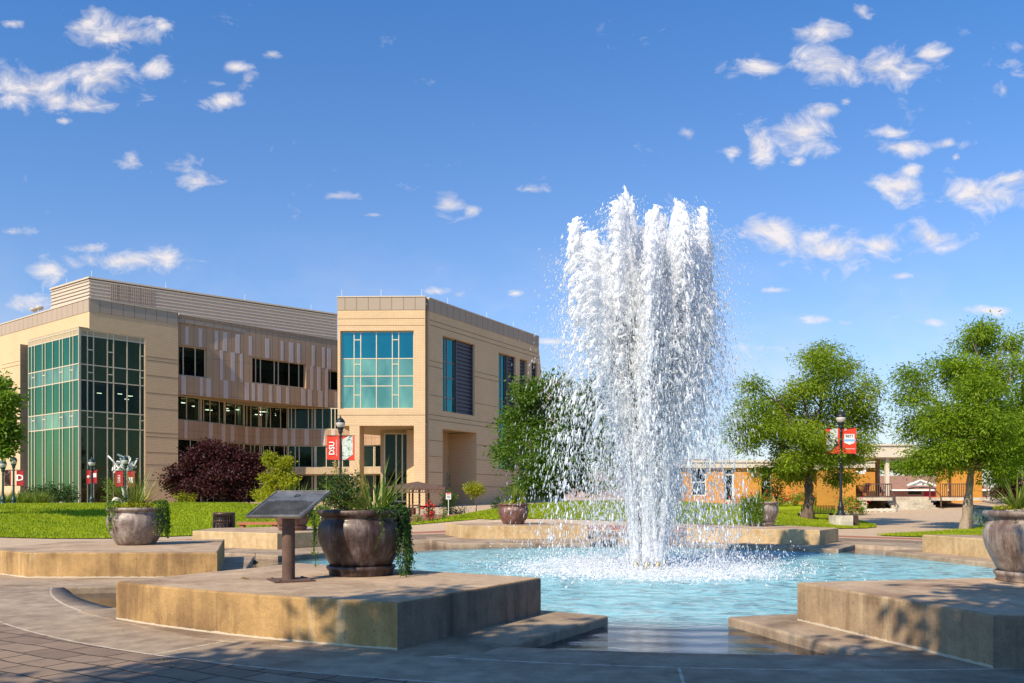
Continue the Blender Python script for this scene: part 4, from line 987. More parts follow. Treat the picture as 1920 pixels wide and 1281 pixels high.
rail(POR, FC, 1622, 1676, zd, -.35, 14); rail(POR, FC, 1768, 1828, zd, -.35, 15); rail(POR, FC, 1690, 1730, zd, -9.5, 14)
b = MB()
for x in (1677, 1763):
    u_ = FC.u(x); a = Vector(FC.pt(u_, zd + .95, -1.5)); c_ = Vector(FC.pt(u_, zd + .1, .1)); b.bar(a, c_, .06); b.bar(c_, c_ - Vector((0, 0, .75)), .07); b.bar(a, a - Vector((0, 0, 1)), .07); b.build('handrail', M['rust'], POR); b = MB()
b = MB(); FC.slab(b, FC.u(1835), FC.u(1851), .5, 4.6, -6, -5.4); b.build('wall', M['brick_orange'], POR); b = MB(); FC.slab(b, FC.u(1868), FC.u(1930), .5, 4.9, -6.5, -6); b.build('side_wall', M['brick_orange'], POR)
b = MB(); FC.slab(b, FC.u(1735), FC.u(1935), 4.6, 5.2, -12, -5); b.build('side_roof', M['fascia'], POR)
b = MB(); u_, z_ = FC.uz(1626, 873)
pc = Vector(FC.pt(FC.u(1626.5), 0, -.4)); zz = FC.z(1626, 880)
b.lathe((pc.x, pc.y, zz), [(.0, -.0), (.13, .02), (.2, .2), (.19, .36), (0.02, .52)], 14); o = b.build('wall_lamp', M['globe'], POR)
b = MB(); b.box((pc.x, pc.y + .1, zz - .1), (.1, .3, .2)); b.box((pc.x - .28, pc.y + .1, zz - .2), (.62, .06, .24)); b.build('lamp_bracket', M['white'], POR)

HOU = thing('house', 'small distant house with brown roof, white-trimmed gable and red garage door', 'house', (50, 108, 1.0))
FH = Fac(D60(1660, 108), D60(1850, 108)); zg0 = FH.z(1700, 918)
b = MB(); FH.slab(b, 0, FH.len, 0.5, zg0, -7, 0); b.build('wall', M['brick_red'], HOU)
b = MB(); a = FH.u(1690)
rp = [FH.pt(-.5, zg0, .6), FH.pt(FH.len, zg0, .6), FH.pt(FH.len, zg0 + 1.7, -5), FH.pt(-.5, zg0 + 1.7, -5)]
b.hexa([Vector(p_) for p_ in rp] + [Vector(p_) + Vector((0, 0, .15)) for p_ in rp]); b.build('roof', M['mulch'], HOU)
b = MB(); FH.slab(b, -.5, FH.len, zg0 - .18, zg0 + .02, .6, .7)
gx0, gx1, gm_ = FH.u(1694), FH.u(1750), FH.u(1719); gt = FH.z(1719, 901); gbm = FH.z(1719, 909)
for (u0_, z0_), (u1_, z1q) in (((gx0, gbm - .1), (gm_, gt)), ((gm_, gt), (gx1, gbm - .2))): b.bar(FH.pt(u0_, z0_, 1.0), FH.pt(u1_, z1q, 1.0), .25, .2)
FH.slab(b, gm_ - 1.2, gm_ + 1.2, gbm - .1, gbm + .25, .7, .9)
b.build('trim', M['white'], HOU)
b = MB(); FH.slab(b, FH.u(1733), FH.u(1752), .6, zg0 - .2, .01, .06); b.build('garage_door', M['dark_red'], HOU)
b = MB(); FH.slab(b, FH.u(1703), FH.u(1727), FH.z(1710, 927), FH.z(1710, 919.5), .01, .06); b.build('window', M['glass_dark'], HOU)

# distant hills
hv = []; hf = []; n = 90
for i in range(n + 1):
    x = -260 + 900 * i / n; px = 960 + x / 620 * F
    h = 8 + 10 * max(0, mnoise.noise(Vector((x * .006, 0, 0)))) + 22 * math.exp(-((px - 1380) / 260) ** 2) + 3 * mnoise.noise(Vector((x * .03, 3, 0)))
    for y, k in ((600, 0.0), (640, .55), (700, 1.0), (800, .9)): hv.append((x, y, -1 + (h + 2) * k + (2 * mnoise.noise(Vector((x * .05, y * .05, 0))) if 0 < k else 0)))
for i in range(n):
    for j in range(3): a = i * 4 + j; hf.append((a, a + 4, a + 5, a + 1))
M['hill'] = plain('dry_hill', (0.3, 0.2, 0.16), .95, 0, .4, .03)
tag(npmesh('hills', hv, np.array(hf), M['hill'], org=Vector((0, 620, 0)), smooth=True), kind='structure')
# ------------------------------------------------------------------ fountain
g_ = 9.81
FN = thing('fountain', 'tall white fountain jet shooting up from brass nozzles in the middle of the turquoise pool', 'fountain', (C.x, C.y, WZ))
FX, FY = C.x - .03, C.y
heads = [(1075, 452, -.2), (1100, 425, .5), (1137, 405, -.5), (1165, 364, .1), (1190, 392, -.3), (1212, 425, .6), (1240, 402, -.1), (1283, 394, -.5), (1310, 440, .4), (1335, 404, .0), (1120, 470, .9), (1262, 460, .8), (1225, 470, -1.0), (1180, 440, -1.0), (1322, 480, -.7), (1085, 520, -.8)]
def vnoise(t, seed, f):
    return np.array([[mnoise.noise(Vector((float(a) * f, seed * 7.13, k * 11.7))) for k in range(3)] for a in t])
def stream(n, age0, age1, jit, nz, fr, k, vs=.045, pw=1.0):
    """water parcels of one jet frozen in flight; age0..age1 in units of its rise time, vs = spread of launch speed"""
    hx, hy, dy = heads[k]; hx = 1222 + (hx - 1222) * .9; hy -= 26; zt_ = CH + (HY - hy) * (C.y + dy) / F; X = (hx - 960) * (C.y + dy) / F
    H = zt_ - 0.05; v0 = math.sqrt(2 * g_ * H); tu = v0 / g_
    vx = (X - FX) / tu; vy = dy / tu * 1.2
    age = age0 + (age1 - age0) * rng.random(n * 3)
    age = tu * age[rng.random(n * 3) < np.minimum(1, .10 + 3.2 * np.abs(age - .99))][:n]; n = len(age)     # parcels thin out towards the tip of each jet
    nn = vnoise(age, k + 1.3, fr); n2 = vnoise(age, k + 20.3, fr * 4.5)
    vz = v0 * (1 - np.minimum(.28, rng.exponential(vs, n)) - .05 * np.abs(nn[:, 2]))
    sp = np.stack([vx + nn[:, 0] * nz + n2[:, 0] * nz * .5 + rng.normal(0, jit, n), vy + nn[:, 1] * nz + n2[:, 1] * nz * .5 + rng.normal(0, jit, n), vz], 1)
    a = 2.4 * k + .3; rr = .40 if k % 3 else .16
    p0 = np.array([FX + rr * math.cos(a), FY + rr * math.sin(a) * .8, 0.02])
    lat = np.where(age < tu, age, tu + .6 * (age - tu))
    P = p0 + np.stack([sp[:, 0] * lat, sp[:, 1] * lat, sp[:, 2] * age - .5 * g_ * age ** 2], 1)
    V = sp.copy(); V[:, 2] -= g_ * age
    ok = P[:, 2] > WZ + .02
    return P[ok], V[ok], age[ok]
# unit shapes
def ico(sub):
    b = bpy.data.meshes.new('i'); import bmesh; bm = bmesh.new(); bmesh.ops.create_icosphere(bm, subdivisions=sub, radius=1); bm.to_mesh(b); bm.free()
    v = np.array([q.co[:] for q in b.vertices]); f = np.array([q.vertices[:] for q in b.polygons]); bpy.data.meshes.remove(b); return v, f
ICO = ico(1); OCT = (np.array([(1, 0, 0), (-1, 0, 0), (0, 1, 0), (0, -1, 0), (0, 0, 1), (0, 0, -1)], float), np.array([(0, 2, 4), (2, 1, 4), (1, 3, 4), (3, 0, 4), (2, 0, 5), (1, 2, 5), (3, 1, 5), (0, 3, 5)]))
ICO2 = ico(2)
def blobs(P, Rr, D_, el, shape):
    """P centres, Rr radii, D_ stretch direction, el stretch factor"""
    v, f = shape; n = len(P); D_ = D_ / (np.linalg.norm(D_, axis=1, keepdims=True) + 1e-9)
    a = np.cross(D_, np.array([.3, 1, .1])); a /= np.linalg.norm(a, axis=1, keepdims=True); b = np.cross(D_, a)
    V = P[:, None, :] + Rr[:, None, None] * (v[None, :, 0:1] * a[:, None, :] + v[None, :, 1:2] * b[:, None, :] + v[None, :, 2:3] * D_[:, None, :] * el[:, None, None])
    Fc = f[None] + (np.arange(n) * len(v))[:, None, None]
    return V.reshape(-1, 3), Fc.reshape(-1, 3)
def froth(name, V, Fc, vox, parent):
    o = npmesh(name, V, Fc, M['froth'], parent=parent)
    md = o.modifiers.new('r', 'REMESH'); md.mode = 'VOXEL'; md.voxel_size = vox; md.use_smooth_shade = True
    dg = bpy.context.evaluated_depsgraph_get(); me = bpy.data.meshes.new_from_object(o.evaluated_get(dg)); o.modifiers.clear(); o.data = me
    me.polygons.foreach_set('use_smooth', np.ones(len(me.polygons), bool)); me.update(); return o
P_, V_, R_, E_ = [], [], [], []
T_ = 1.38
NH = len(heads)
for q in range(36):       # the inner bundle of weaker jets that fills the column
    x = rng.normal(1222, 46); heads.append((x, 400 + abs(x - 1222) * .9 + rng.uniform(0, 260), rng.uniform(-.6, .6)))
def put(r, R0, e0, e1, stretch=None):
    P, V, a = r; P_.append(P); V_.append(V); R_.append(R0(len(P), a)); e = rng.uniform(e0, e1, len(P)); E_.append(e * (1.3 - a).clip(.3, 1) if stretch else e)
for k in range(len(heads)):
    m = k < NH
    put(stream(240 if m else 150, 0.02, .62, .012, .1, 1.6, k, .012), lambda n, a: rng.uniform(.028, .05, n) * (1.15 - .35 * a), 9, 20)
    put(stream(1500 if m else 900, 0.0, .8, .025, .12, 2.5, k, .02), lambda n, a: rng.uniform(.02, .043, n), 3, 8, True)
    put(stream(1500 if m else 520, .66, 1.14, .035, .2, 4.0, k, .06), lambda n, a: rng.uniform(.011, .024, n) * rng.choice([1, 1, 1.6], n), 2.0, 7)
    put(stream(130 if m else 36, 1.05, 1.95, .08, .26, 6.0, k, .05), lambda n, a: rng.uniform(.012, .03, n), 1.8, 5)
P, V, R0, E = map(np.concatenate, (P_, V_, R_, E_))
vv, ff = blobs(P, R0, V, E, ICO)
froth('water_jet', vv, ff, .023, FN)
# free droplets and fine spray
P_, V_, R_, E_ = [], [], [], []
for k in range(len(heads)):
    m = k < NH
    put(stream(800 if m else 300, .3, 1.2, .08, .2, 5.0, k, .06), lambda n, a: rng.lognormal(-4.9, .4, n), 1.2, 3)
    put(stream(360 if m else 130, 1.0, 2.0, .12, .28, 6.0, k, .06), lambda n, a: rng.lognormal(-4.95, .45, n), 2.5, 7)
P, V, R0, E = map(np.concatenate, (P_, V_, R_, E_))
vv, ff = blobs(P, R0.clip(.004, .045), V, E, OCT); tag(npmesh('droplets', vv, ff, M['froth'], parent=FN, smooth=True), kind='stuff')
P_, V_ = [], []
for k in range(len(heads)):
    m = k < NH
    P, V, a = stream(3400 if m else 2400, .05, 1.2, .11, .2, 2.5, k, .09); P_.append(P); V_.append(V)
    P, V, a = stream(1300 if m else 500, .95, 2.0, .22, .4, 2.5, k, .07); P_.append(P); V_.append(V)
P, V = map(np.concatenate, (P_, V_)); n = len(P)
P[:, 0] += .25 * rng.random(n) * ((P[:, 2] < 6.5) & (rng.random(n) < .4))     # drifts a little with the breeze
vv, ff = blobs(P, rng.uniform(.004, .012, n), V, rng.uniform(2, 8, n), OCT); tag(npmesh('spray', vv, ff, M['spray'], parent=FN), kind='stuff')
# foam ring where the water lands
n = 9000; a = rng.uniform(0, 2 * PI, n); r0 = np.abs(rng.normal(2.4, .75, n)); r0 = np.where(rng.random(n) < .25, rng.uniform(0, 2.6, n), r0)
clump = np.array([mnoise.noise(Vector((math.cos(q) * 2.2, math.sin(q) * 2.2, w_ * 1.4))) for q, w_ in zip(a, r0)]); keep = clump > -.18; a, r0, clump = a[keep], r0[keep], clump[keep]; n = len(a)
P = np.stack([FX + r0 * np.cos(a), FY + r0 * np.sin(a), WZ + np.abs(rng.normal(0, .03, n)) * (1 + 3.2 * clump.clip(0, 1))], 1)
vv, ff = blobs(P, rng.uniform(.014, .042, n), np.tile([0, 0, 1.0], (n, 1)) + rng.normal(0, .15, (n, 3)), rng.uniform(.3, .9, n), ICO)
froth('foam', vv, ff, .022, FN)
n = 9000; a = rng.uniform(0, 2 * PI, n); r0 = np.abs(rng.normal(2.3, .8, n)); P = np.stack([FX + r0 * np.cos(a), FY + r0 * np.sin(a), WZ + rng.exponential(.14, n)], 1)
vv, ff = blobs(P, rng.uniform(.004, .016, n), rng.normal(0, .4, (n, 3)) + [0, 0, 1], rng.uniform(1, 3, n), OCT); tag(npmesh('splash', vv, ff, M['froth'], parent=FN), kind='stuff')
for k, (x, y) in enumerate(((-.33, -.2), (-.1, -.34), (.18, -.3), (.36, -.12), (.0, .1), (-.25, .22), (.25, .25))):
    b = MB(); b.lathe((FX + x, FY + y, WZ - .35), [(.06, 0), (.06, .25), (.085, .27), (.085, .46), (.06, .5), (.045, .55), (.0, .55)], 12); b.build('nozzle', M['brass'], FN)

# ------------------------------------------------------------------ pots
def pot(loc, s, mat, label, saucer=True, h=1.0):
    t = thing('planter_pot', label, 'planter', loc, 'glazed planter pots on the plinths')
    zb = .07 if saucer else 0.0
    pr = [(.0, 0), (.36, 0), (.40, .02), (.46, .12), (.52, .24), (.575, .37), (.603, .49), (.607, .57), (.59, .655), (.56, .70), (.545, .725), (.552, .75), (.575, .765), (.60, .785), (.612, .81), (.608, .838), (.59, .85), (.55, .85), (.53, .83), (.52, .78), (.0, .78)]
    b = MB(); b.lathe((loc[0], loc[1], loc[2] + zb * s), [(r * s, z * s * h) for r, z in pr], 56, wob=.006); b.build('bowl', mat, t)
    b = MB(); b.lathe((loc[0], loc[1], loc[2] + zb * s + .785 * s * h), [(.0, .015 * s), (.525 * s, 0)], 32); b.build('soil', M['soil'], t)
    if saucer:
        b = MB(); b.lathe(loc, [(r * s, z * s) for r, z in [(0, 0), (.435, 0), (.45, .02), (.455, .07), (.475, .085), (.488, .11), (.48, .135), (.465, .14), (.45, .12), (.44, .09), (.0, .09)]], 48); b.build('saucer', mat, t)
    return t
PT1 = (-2.14, 12.2, .5); PT6 = (6.82, 11.2, .5); PT2 = (-8.7, 19.9, .5); PT3 = (.06, 34.7, .5); PT2b = (-7.25, 28.4, .5); PT4 = (9.45, 32.6, .5); PT5 = (19.4, 33.5, .36)
pot(PT1, 1.0, M['pot_dark'], 'dark brown glazed pot on a saucer, next to the slanted plaque in the foreground')
pot(PT6, 1.0, M['pot_pale'], 'big pale grey-brown pot on a saucer at the right edge of the picture')
pot(PT2, 1.05, M['pot_pale'], 'mottled pale pot without saucer on the left ochre plinth', False, .96)
pot(PT3, 1.02, M['pot_brown'], 'plain reddish-brown pot in front of the grass mound, left of the jet', False, .96)
pot(PT2b, 1.0, M['pot_brown'], 'pinkish brown pot on a saucer half hidden behind the plaque')
pot(PT4, 1.05, M['pot_pale'], 'pale pot half covered by ivy at its left, right of the jet', True, .95)
pot(PT5, .9, M['pot_pale'], 'small pale pot seen just above the rim of the big pot at right edge', False)

# ------------------------------------------------------------------ plants
def leafquads(P, size, dirs=None, droop=0.0, asp=.55, curl=.25):
    """pointed leaves: two triangles each, folded along the rib"""
    n = len(P); d = rng.normal(0, 1, (n, 3)) if dirs is None else dirs + rng.normal(0, .45, (n, 3)); d[:, 2] -= droop
    d /= np.linalg.norm(d, axis=1, keepdims=True); r = rng.normal(0, 1, (n, 3)); s = np.cross(d, r); s /= np.linalg.norm(s, axis=1, keepdims=True) + 1e-9
    nn = np.cross(d, s); L_ = (size * rng.uniform(.65, 1.3, n))[:, None]; W_ = L_ * asp / 2
    a = P; b = P + d * L_ * .5 + s * W_ - nn * L_ * curl * .3; c = P + d * L_; e = P + d * L_ * .5 - s * W_ - nn * L_ * curl * .3
    V = np.stack([a, b, c, e], 1).reshape(-1, 3); k = np.arange(n) * 4
    return V, np.stack([k, k + 1, k + 2, k + 3], 1)
def shellpts(c, r, n, inner=.35, noise_amp=.28, seed=0):
    q = rng.normal(0, 1, (n, 3)); q /= np.linalg.norm(q, axis=1, keepdims=True)
    k = inner + (1 - inner) * rng.random(n) ** .55
    w_ = np.array([1 + noise_amp * 2 * mnoise.noise(Vector((x * 1.7 + seed, y * 1.7, z * 1.7))) for x, y, z in q])
    return np.array(c) + q * np.array(r) * (k * w_)[:, None]
def crown(blobs_, ncl, per, leaf, clr, mat, parent, name='crown', droop=.2, asp=.5, flat=.7, inner=.35, nsub=0):
    """leaves in clusters; the clusters are spread through lumpy ellipsoids"""
    sub = []
    for c, r in blobs_:
        sub.append((c, tuple(x * .62 for x in r)))
        for q in range(nsub):
            e = shellpts(c, tuple(x * .78 for x in r), 1, .75)[0]; k = rng.uniform(.28, .5); sub.append((tuple(e), (r[0] * k * rng.uniform(.8, 1.3), r[1] * k, r[2] * k * rng.uniform(.6, 1.1))))
    blobs_ = sub if nsub else blobs_
    tot = sum((b[1][0] * b[1][2]) for b in blobs_); Vs = []; Fs = []; base = 0
    for i, (c, r) in enumerate(blobs_):
        n = max(6, int(ncl * r[0] * r[2] / tot)); cc = shellpts(c, r, n, inner, .3, i * 3.1)
        m = rng.integers(int(per * .5), int(per * 1.5), n); idx = np.repeat(np.arange(n), m)
        rad = clr * rng.uniform(.6, 1.4, n)[idx]
        off = rng.normal(0, .5, (len(idx), 3)) * rad[:, None]; off[:, 2] *= flat
        P = cc[idx] + off; V, Fc = leafquads(P, leaf, dirs=off / (np.linalg.norm(off, axis=1, keepdims=True) + 1e-6), droop=droop, asp=asp)
        Vs.append(V); Fs.append(Fc + base); base += len(V)
    return npmesh(name, np.concatenate(Vs), np.concatenate(Fs), mat, parent=parent)
def limb(b, a, c, r0, r1, wob=.08, n=6, seg=7):
    a = Vector(a); c = Vector(c); L_ = (c - a).length; pts = []; rad = []
    for i in range(n + 1):
        t = i / n; p = a.lerp(c, t); 
        if 0 < i < n: p = p + Vector(rng.normal(0, wob * L_, 3)) * .5 + Vector((0, 0, .12 * L_ * math.sin(PI * t)))
        pts.append(p); rad.append(r0 + (r1 - r0) * t)
    b.tube(pts, rad, seg); return pts
def tree(name, label, cat, base, forks, blobs_px, d, ncl, per, leaf, clr, mat, bark, tr0, tr1, group=None, droop=.2, asp=.5, twigs=70, depth=1.0, trunk=None, extra=None, inner=.35):
    """base point, fork point, crown ellipsoids given as (px,py,rx,ry[,dy]) at distance d"""
    t = thing(name, label, cat, base, group); s = d / F; bl = []
    for q in blobs_px:
        px, py, rx, ry = q[:4]; dd = d + (q[4] if len(q) > 4 else rng.uniform(-.8, .8) * rx * s)
        c = dp(px, py, dd); bl.append((tuple(c), (rx * s, (rx + ry) / 2 * s * depth, ry * s)))
    b = MB(); 
    tk = trunk or [base, tuple(Vector(base).lerp(Vector(forks), .5) + Vector((.04, 0, 0))), forks]
    n = len(tk); rad = [tr0 * 1.35] + [tr0 + (tr1 - tr0) * i / (n - 1) for i in range(1, n)]
    pts = []; rr = []
    for i in range(n - 1):
        for k in range(4): pts.append(Vector(tk[i]).lerp(Vector(tk[i + 1]), k / 4) + Vector((rng.normal(0, .12 * tr0), rng.normal(0, .12 * tr0), 0)) * (i + k > 0)); rr.append((rad[i] + (rad[i + 1] - rad[i]) * k / 4) * (1 + .12 * rng.normal()))
    pts.append(Vector(tk[-1])); rr.append(rad[-1]); pts[0].z -= .15; b.tube(pts, rr, 12); b.build('trunk', bark, t)
    b = MB()
    for c, r in bl:
        m = limb(b, forks, c, tr1 * .55, tr1 * .16)
        for k in range(max(2, int(twigs / len(bl)))):
            e = shellpts(c, r, 1, .6)[0]; st_ = m[rng.integers(3, len(m))]; limb(b, st_, e, tr1 * .13, .008, .07, 4, 4)
    b.build('branches', bark, t)
    crown(bl, ncl, per, leaf, clr, mat, t, droop=droop, asp=asp, inner=inner, nsub=6)
    return t
def B3(px, d): return tuple(gp(px, d))
tree('shade_tree', 'dense dark green tree beside the corner tower, partly behind the spray', 'tree', B3(1052, 53), tuple(dp(1052, 905, 53)),
     [(975, 775, 42, 52), (1000, 735, 40, 34), (1062, 745, 58, 46), (1000, 860, 66, 62), (955, 835, 32, 44), (1105, 800, 44, 70), (1078, 875, 66, 52), (1118, 745, 30, 40), (1050, 810, 60, 60), (1010, 905, 70, 28), (1140, 850, 34, 60)], 53, 1500, 26, .21, .52, M['leaf_cherry'], M['bark'], .2, .15, droop=.25, twigs=60, inner=.3)
LOCG = 'locust trees right of the fountain'
fk = tuple(dp(1524, 868, 43))
tree('locust_tree', 'feathery green locust tree with a gnarled burled trunk, behind the right lamp post', 'tree', B3(1513, 43), fk,
     [(1418, 765, 46, 50), (1395, 825, 34, 30), (1470, 790, 60, 56), (1548, 700, 56, 42), (1500, 735, 60, 42), (1600, 735, 50, 42), (1545, 800, 70, 52), (1560, 862, 44, 32), (1468, 850, 44, 30), (1620, 792, 40, 42), (1540, 660, 34, 18), (1500, 890, 34, 22), (1590, 690, 26, 22), (1420, 722, 28, 14), (1575, 900, 30, 24), (1440, 885, 24, 16), (1610, 850, 34, 30), (1522, 825, 44, 34, -1.6), (1490, 862, 34, 24, -1.4), (1552, 845, 36, 28, -1.5), (1445, 800, 40, 34, -1.2)], 43, 2100, 26, .17, .46, M['leaf_locust'], M['bark'], .24, .15, LOCG, droop=.5, asp=.3,
     trunk=[B3(1513, 43), tuple(dp(1518, 935, 43)), tuple(dp(1516, 905, 43)), fk], twigs=120, inner=.3)
fk = tuple(dp(1822, 878, 40))
tree('locust_tree', 'larger bright green locust tree with a smooth pale trunk, in front of the porch railing', 'tree', B3(1808, 40), fk,
     [(1845, 655, 44, 44), (1800, 700, 60, 44), (1885, 700, 50, 56), (1790, 770, 70, 56), (1720, 735, 34, 38), (1745, 800, 56, 44), (1860, 790, 74, 66), (1750, 850, 44, 32), (1830, 850, 54, 34), (1895, 850, 46, 46), (1925, 760, 46, 80), (1838, 618, 20, 20), (1705, 708, 26, 16), (1900, 640, 24, 20), (1960, 820, 50, 60), (1770, 870, 40, 24), (1725, 870, 26, 18), (1870, 890, 36, 18), (1815, 795, 54, 40, -1.7), (1790, 845, 44, 28, -1.5), (1850, 825, 50, 34, -1.6), (1838, 730, 44, 36, -1.5), (1885, 870, 40, 24, -1.2)], 40, 2700, 28, .17, .46, M['leaf_locust_b'], M['bark_pale'], .22, .14, LOCG, droop=.45, asp=.3, twigs=120, inner=.3)
tree('ornamental_plum_tree', 'deep purple-leaved tree before the brown panelled wing of the building', 'tree', B3(405, 60), tuple(dp(405, 925, 60)),
     [(400, 850, 30, 30), (405, 888, 70, 40), (350, 890, 36, 34), (455, 885, 44, 36), (380, 915, 50, 22), (330, 908, 18, 12), (440, 918, 46, 22), (425, 856, 36, 26), (365, 862, 26, 20), (480, 868, 16, 12)], 60, 1100, 24, .2, .42, M['leaf_purple'], M['bark_dark'], .16, .13, droop=.1, twigs=60)
tree('young_tree', 'small yellow-green tree with an uneven top, left of the plaque', 'tree', B3(520, 52), tuple(dp(520, 925, 52)),
     [(510, 862, 10, 14), (535, 872, 10, 18), (522, 890, 28, 24), (510, 920, 34, 20), (545, 905, 20, 22), (500, 935, 26, 12)], 52, 360, 18, .15, .28, M['leaf_yellow'], M['bark'], .06, .05, droop=.1, twigs=40)
tree('young_tree', 'tiny staked sapling with pale leaves against the blank tower wall', 'tree', B3(893, 60), tuple(dp(891, 930, 60)),
     [(884, 912, 11, 11), (898, 916, 12, 13), (890, 924, 13, 8)], 60, 80, 16, .13, .2, M['leaf_yellow'], M['bark'], .04, .03, twigs=20)
tree('plane_tree', 'large broad-leaved tree cut by the left edge of the picture', 'tree', B3(-70, 38), tuple(dp(-60, 880, 38)),
     [(-4, 722, 30, 24), (-30, 760, 40, 44), (10, 750, 24, 22), (0, 795, 30, 24), (22, 815, 18, 14), (-40, 820, 40, 30), (4, 838, 16, 14)], 38, 520, 24, .2, .34, M['leaf_mid'], M['bark'], .28, .2, droop=.3, twigs=50)
tree('distant_tree', 'green tree in the gap behind the porch and the brown roof', 'tree', B3(1735, 130), tuple(dp(1735, 910, 130)),
     [(1700, 880, 34, 22), (1760, 872, 40, 26), (1800, 882, 30, 26), (1650, 872, 30, 16)], 130, 420, 18, .5, 1.1, M['leaf_mid'], M['bark'], .3, .2, twigs=10)
tree('distant_tree', 'dark green tree rising behind the right-hand locust at the picture edge', 'tree', B3(1900, 62), tuple(dp(1900, 880, 62)),
     [(1890, 800, 60, 60), (1950, 780, 60, 80), (1900, 860, 60, 40)], 62, 500, 20, .3, .7, M['leaf_cherry'], M['bark'], .3, .2, twigs=16)
tree('ornamental_plum_tree', 'small dark purple-leaved shrub tree beside the porch at the far right', 'tree', B3(1893, 50), tuple(dp(1893, 935, 50)),
     [(1890, 900, 22, 22), (1905, 915, 20, 20), (1880, 925, 16, 14)], 50, 260, 18, .14, .3, M['leaf_purple'], M['bark_dark'], .06, .05, twigs=30)
# shade trees behind the photographer: they throw the foreground shade
for i, (x, y, s, z) in enumerate(((-5.6, -2.3, .98, 8.0), (-3.2, -2.3, .95, 7.8), (1.0, -1.75, 1.05, 8.0))):
    t = thing('shade_tree', ['spreading tree behind the viewer shading the plaza on the left', 'spreading tree behind the viewer shading the middle of the plaza', 'spreading tree behind the viewer shading the right plinth'][i], 'tree', (x, y, 0))
    b = MB(); b.tube([(x, y, -.1), (x + .1, y, 2.2), (x, y, 4.5)], [.34, .26, .2], 12); b.build('trunk', M['bark'], t)
    bl = [((x + dx * s, y + dy * s, z + dz), (rx * s, ry * s, rz)) for dx, dy, dz, rx, ry, rz in ((0, 0, 0, 4.2, 3.6, 2.4), (2.6, 1.2, -.6, 2.4, 2.2, 1.5), (-2.4, 1.4, -.3, 2.2, 2.0, 1.5), (.4, -2.5, .3, 3, 2, 1.6), (0.2, 3.0, -.4, 2.2, 1.6, 1.2))]
    b = MB()
    for c, r in bl: limb(b, (x, y, 4.4), c, .14, .04)
    b.build('branches', M['bark'], t); crown(bl, 1500, 26, .28, .5, M['leaf_mid'], t, inner=.2, nsub=4)

# shrubs, flowers, clumps
def shrub(name, label, cat, px, d, w_, h, mat, ncl=60, per=18, leaf=.1, flowers=0, group=None, base=None, z=None):
    q = base or gp(px, d); t = thing(name, label, cat, tuple(q), group); c = (q[0], q[1], q[2] + h * .55)
    b = MB()
    for k in range(7): e = shellpts(c, (w_ * .4, w_ * .4, h * .4), 1, .5)[0]; limb(b, (q[0], q[1], q[2]), e, .02, .006, .08, 4, 4)
    b.build('stems', M['bark'], t)
    crown([(c, (w_ / 2, w_ / 2, h / 2)), ((c[0] - w_ * .15, c[1], c[2] - h * .15), (w_ * .35, w_ * .4, h * .35)), ((c[0] + w_ * .15, c[1], c[2] - h * .15), (w_ * .35, w_ * .4, h * .35))], ncl, per, leaf, leaf * 1.6, mat, t, name='foliage', inner=.3)
    if flowers:
        P = shellpts((c[0], c[1] - w_ * .1, c[2] + h * .15), (w_ / 2, w_ / 2, h * .42), flowers, .85)
        P = P + rng.normal(0, .01, P.shape); vv, ff = blobs(P, rng.uniform(.035, .07, flowers), rng.normal(0, 1, (flowers, 3)), np.full(flowers, .8), ICO); npmesh('blossoms', vv, ff, M['flower_red'], parent=t)
    return t
HG = 'dark shrubs along the green glass'
for i, (px, w_, h) in enumerate(((48, 1.4, 1.0), (68, 1.8, 1.55), (84, 1.7, 1.7), (99, 1.8, 1.5), (115, 1.6, 1.65), (128, 1.3, 1.4))):
    shrub('shrub', ['low dark shrub left of the row at the green glass', 'dark shrub second in the row at the green glass', 'tall dark shrub in the middle of the green glass row', 'dark shrub right of the tallest, by green glass', 'dark shrub near the glass corner', 'last dark shrub at the corner of green glass'][i], 'shrub', px, 66 - i * .3, w_, h, M['leaf_dark'], 50, 16, .16, group=HG)
def tuft(name, label, cat, loc, n, L_, spread, mat, w_=.02, group=None, up=.9, droop=.35, seg=4, tip=None):
    """arching strap leaves"""
    t = thing(name, label, cat, loc, group); b = MB()
    for k in range(n):
        a = rng.uniform(0, 2 * PI); el = rng.uniform(up - .5, up + .45); l = L_ * rng.uniform(.6, 1.1); d = Vector((math.cos(a) * math.cos(el) * spread, math.sin(a) * math.cos(el) * spread, math.sin(el))).normalized()
        side = Vector((-math.sin(a), math.cos(a), rng.uniform(-.4, .4))).normalized(); p = Vector(loc) + Vector((math.cos(a), math.sin(a), 0)) * L_ * .05; vs = []; dd = d.copy(); dr_ = droop * rng.uniform(.2, 1.4)
        for i in range(seg + 1):
            q = i / seg; ww = w_ * (1 - q ** 1.8) * (0.6 + .4 * min(1, q * 4)); vs += [p - side * ww, p + side * ww + Vector((0, 0, ww * .4))]; p = p + dd * (l / seg); dd = (dd + Vector((0, 0, -dr_ / seg))).normalized()
        b.add(vs, [(2 * i, 2 * i + 1, 2 * i + 3, 2 * i + 2) for i in range(seg)], 0)
    b.build('leaves', mat, t); return t
GC = 'clumps of ornamental grass at far left'
for i, (px, dx) in enumerate(((6, 0), (22, 1), (38, 0), (54, 1), (70, 0), (84, 1))):
    q = gp(px, 60 + dx); tuft('ornamental_grass', ['yellowish grass clump at the left edge of the picture', 'second grass clump from the left edge', 'third grass clump from the left edge, behind lamp posts', 'fourth grass clump from the left, before dark shrubs', 'fifth grass clump, before the dark shrubs', 'rightmost grass clump before the dark shrubs'][i], 'grass clump', tuple(q), 130, 1.15, .8, M['leaf_blade'], .028, GC, 1.15, .6)
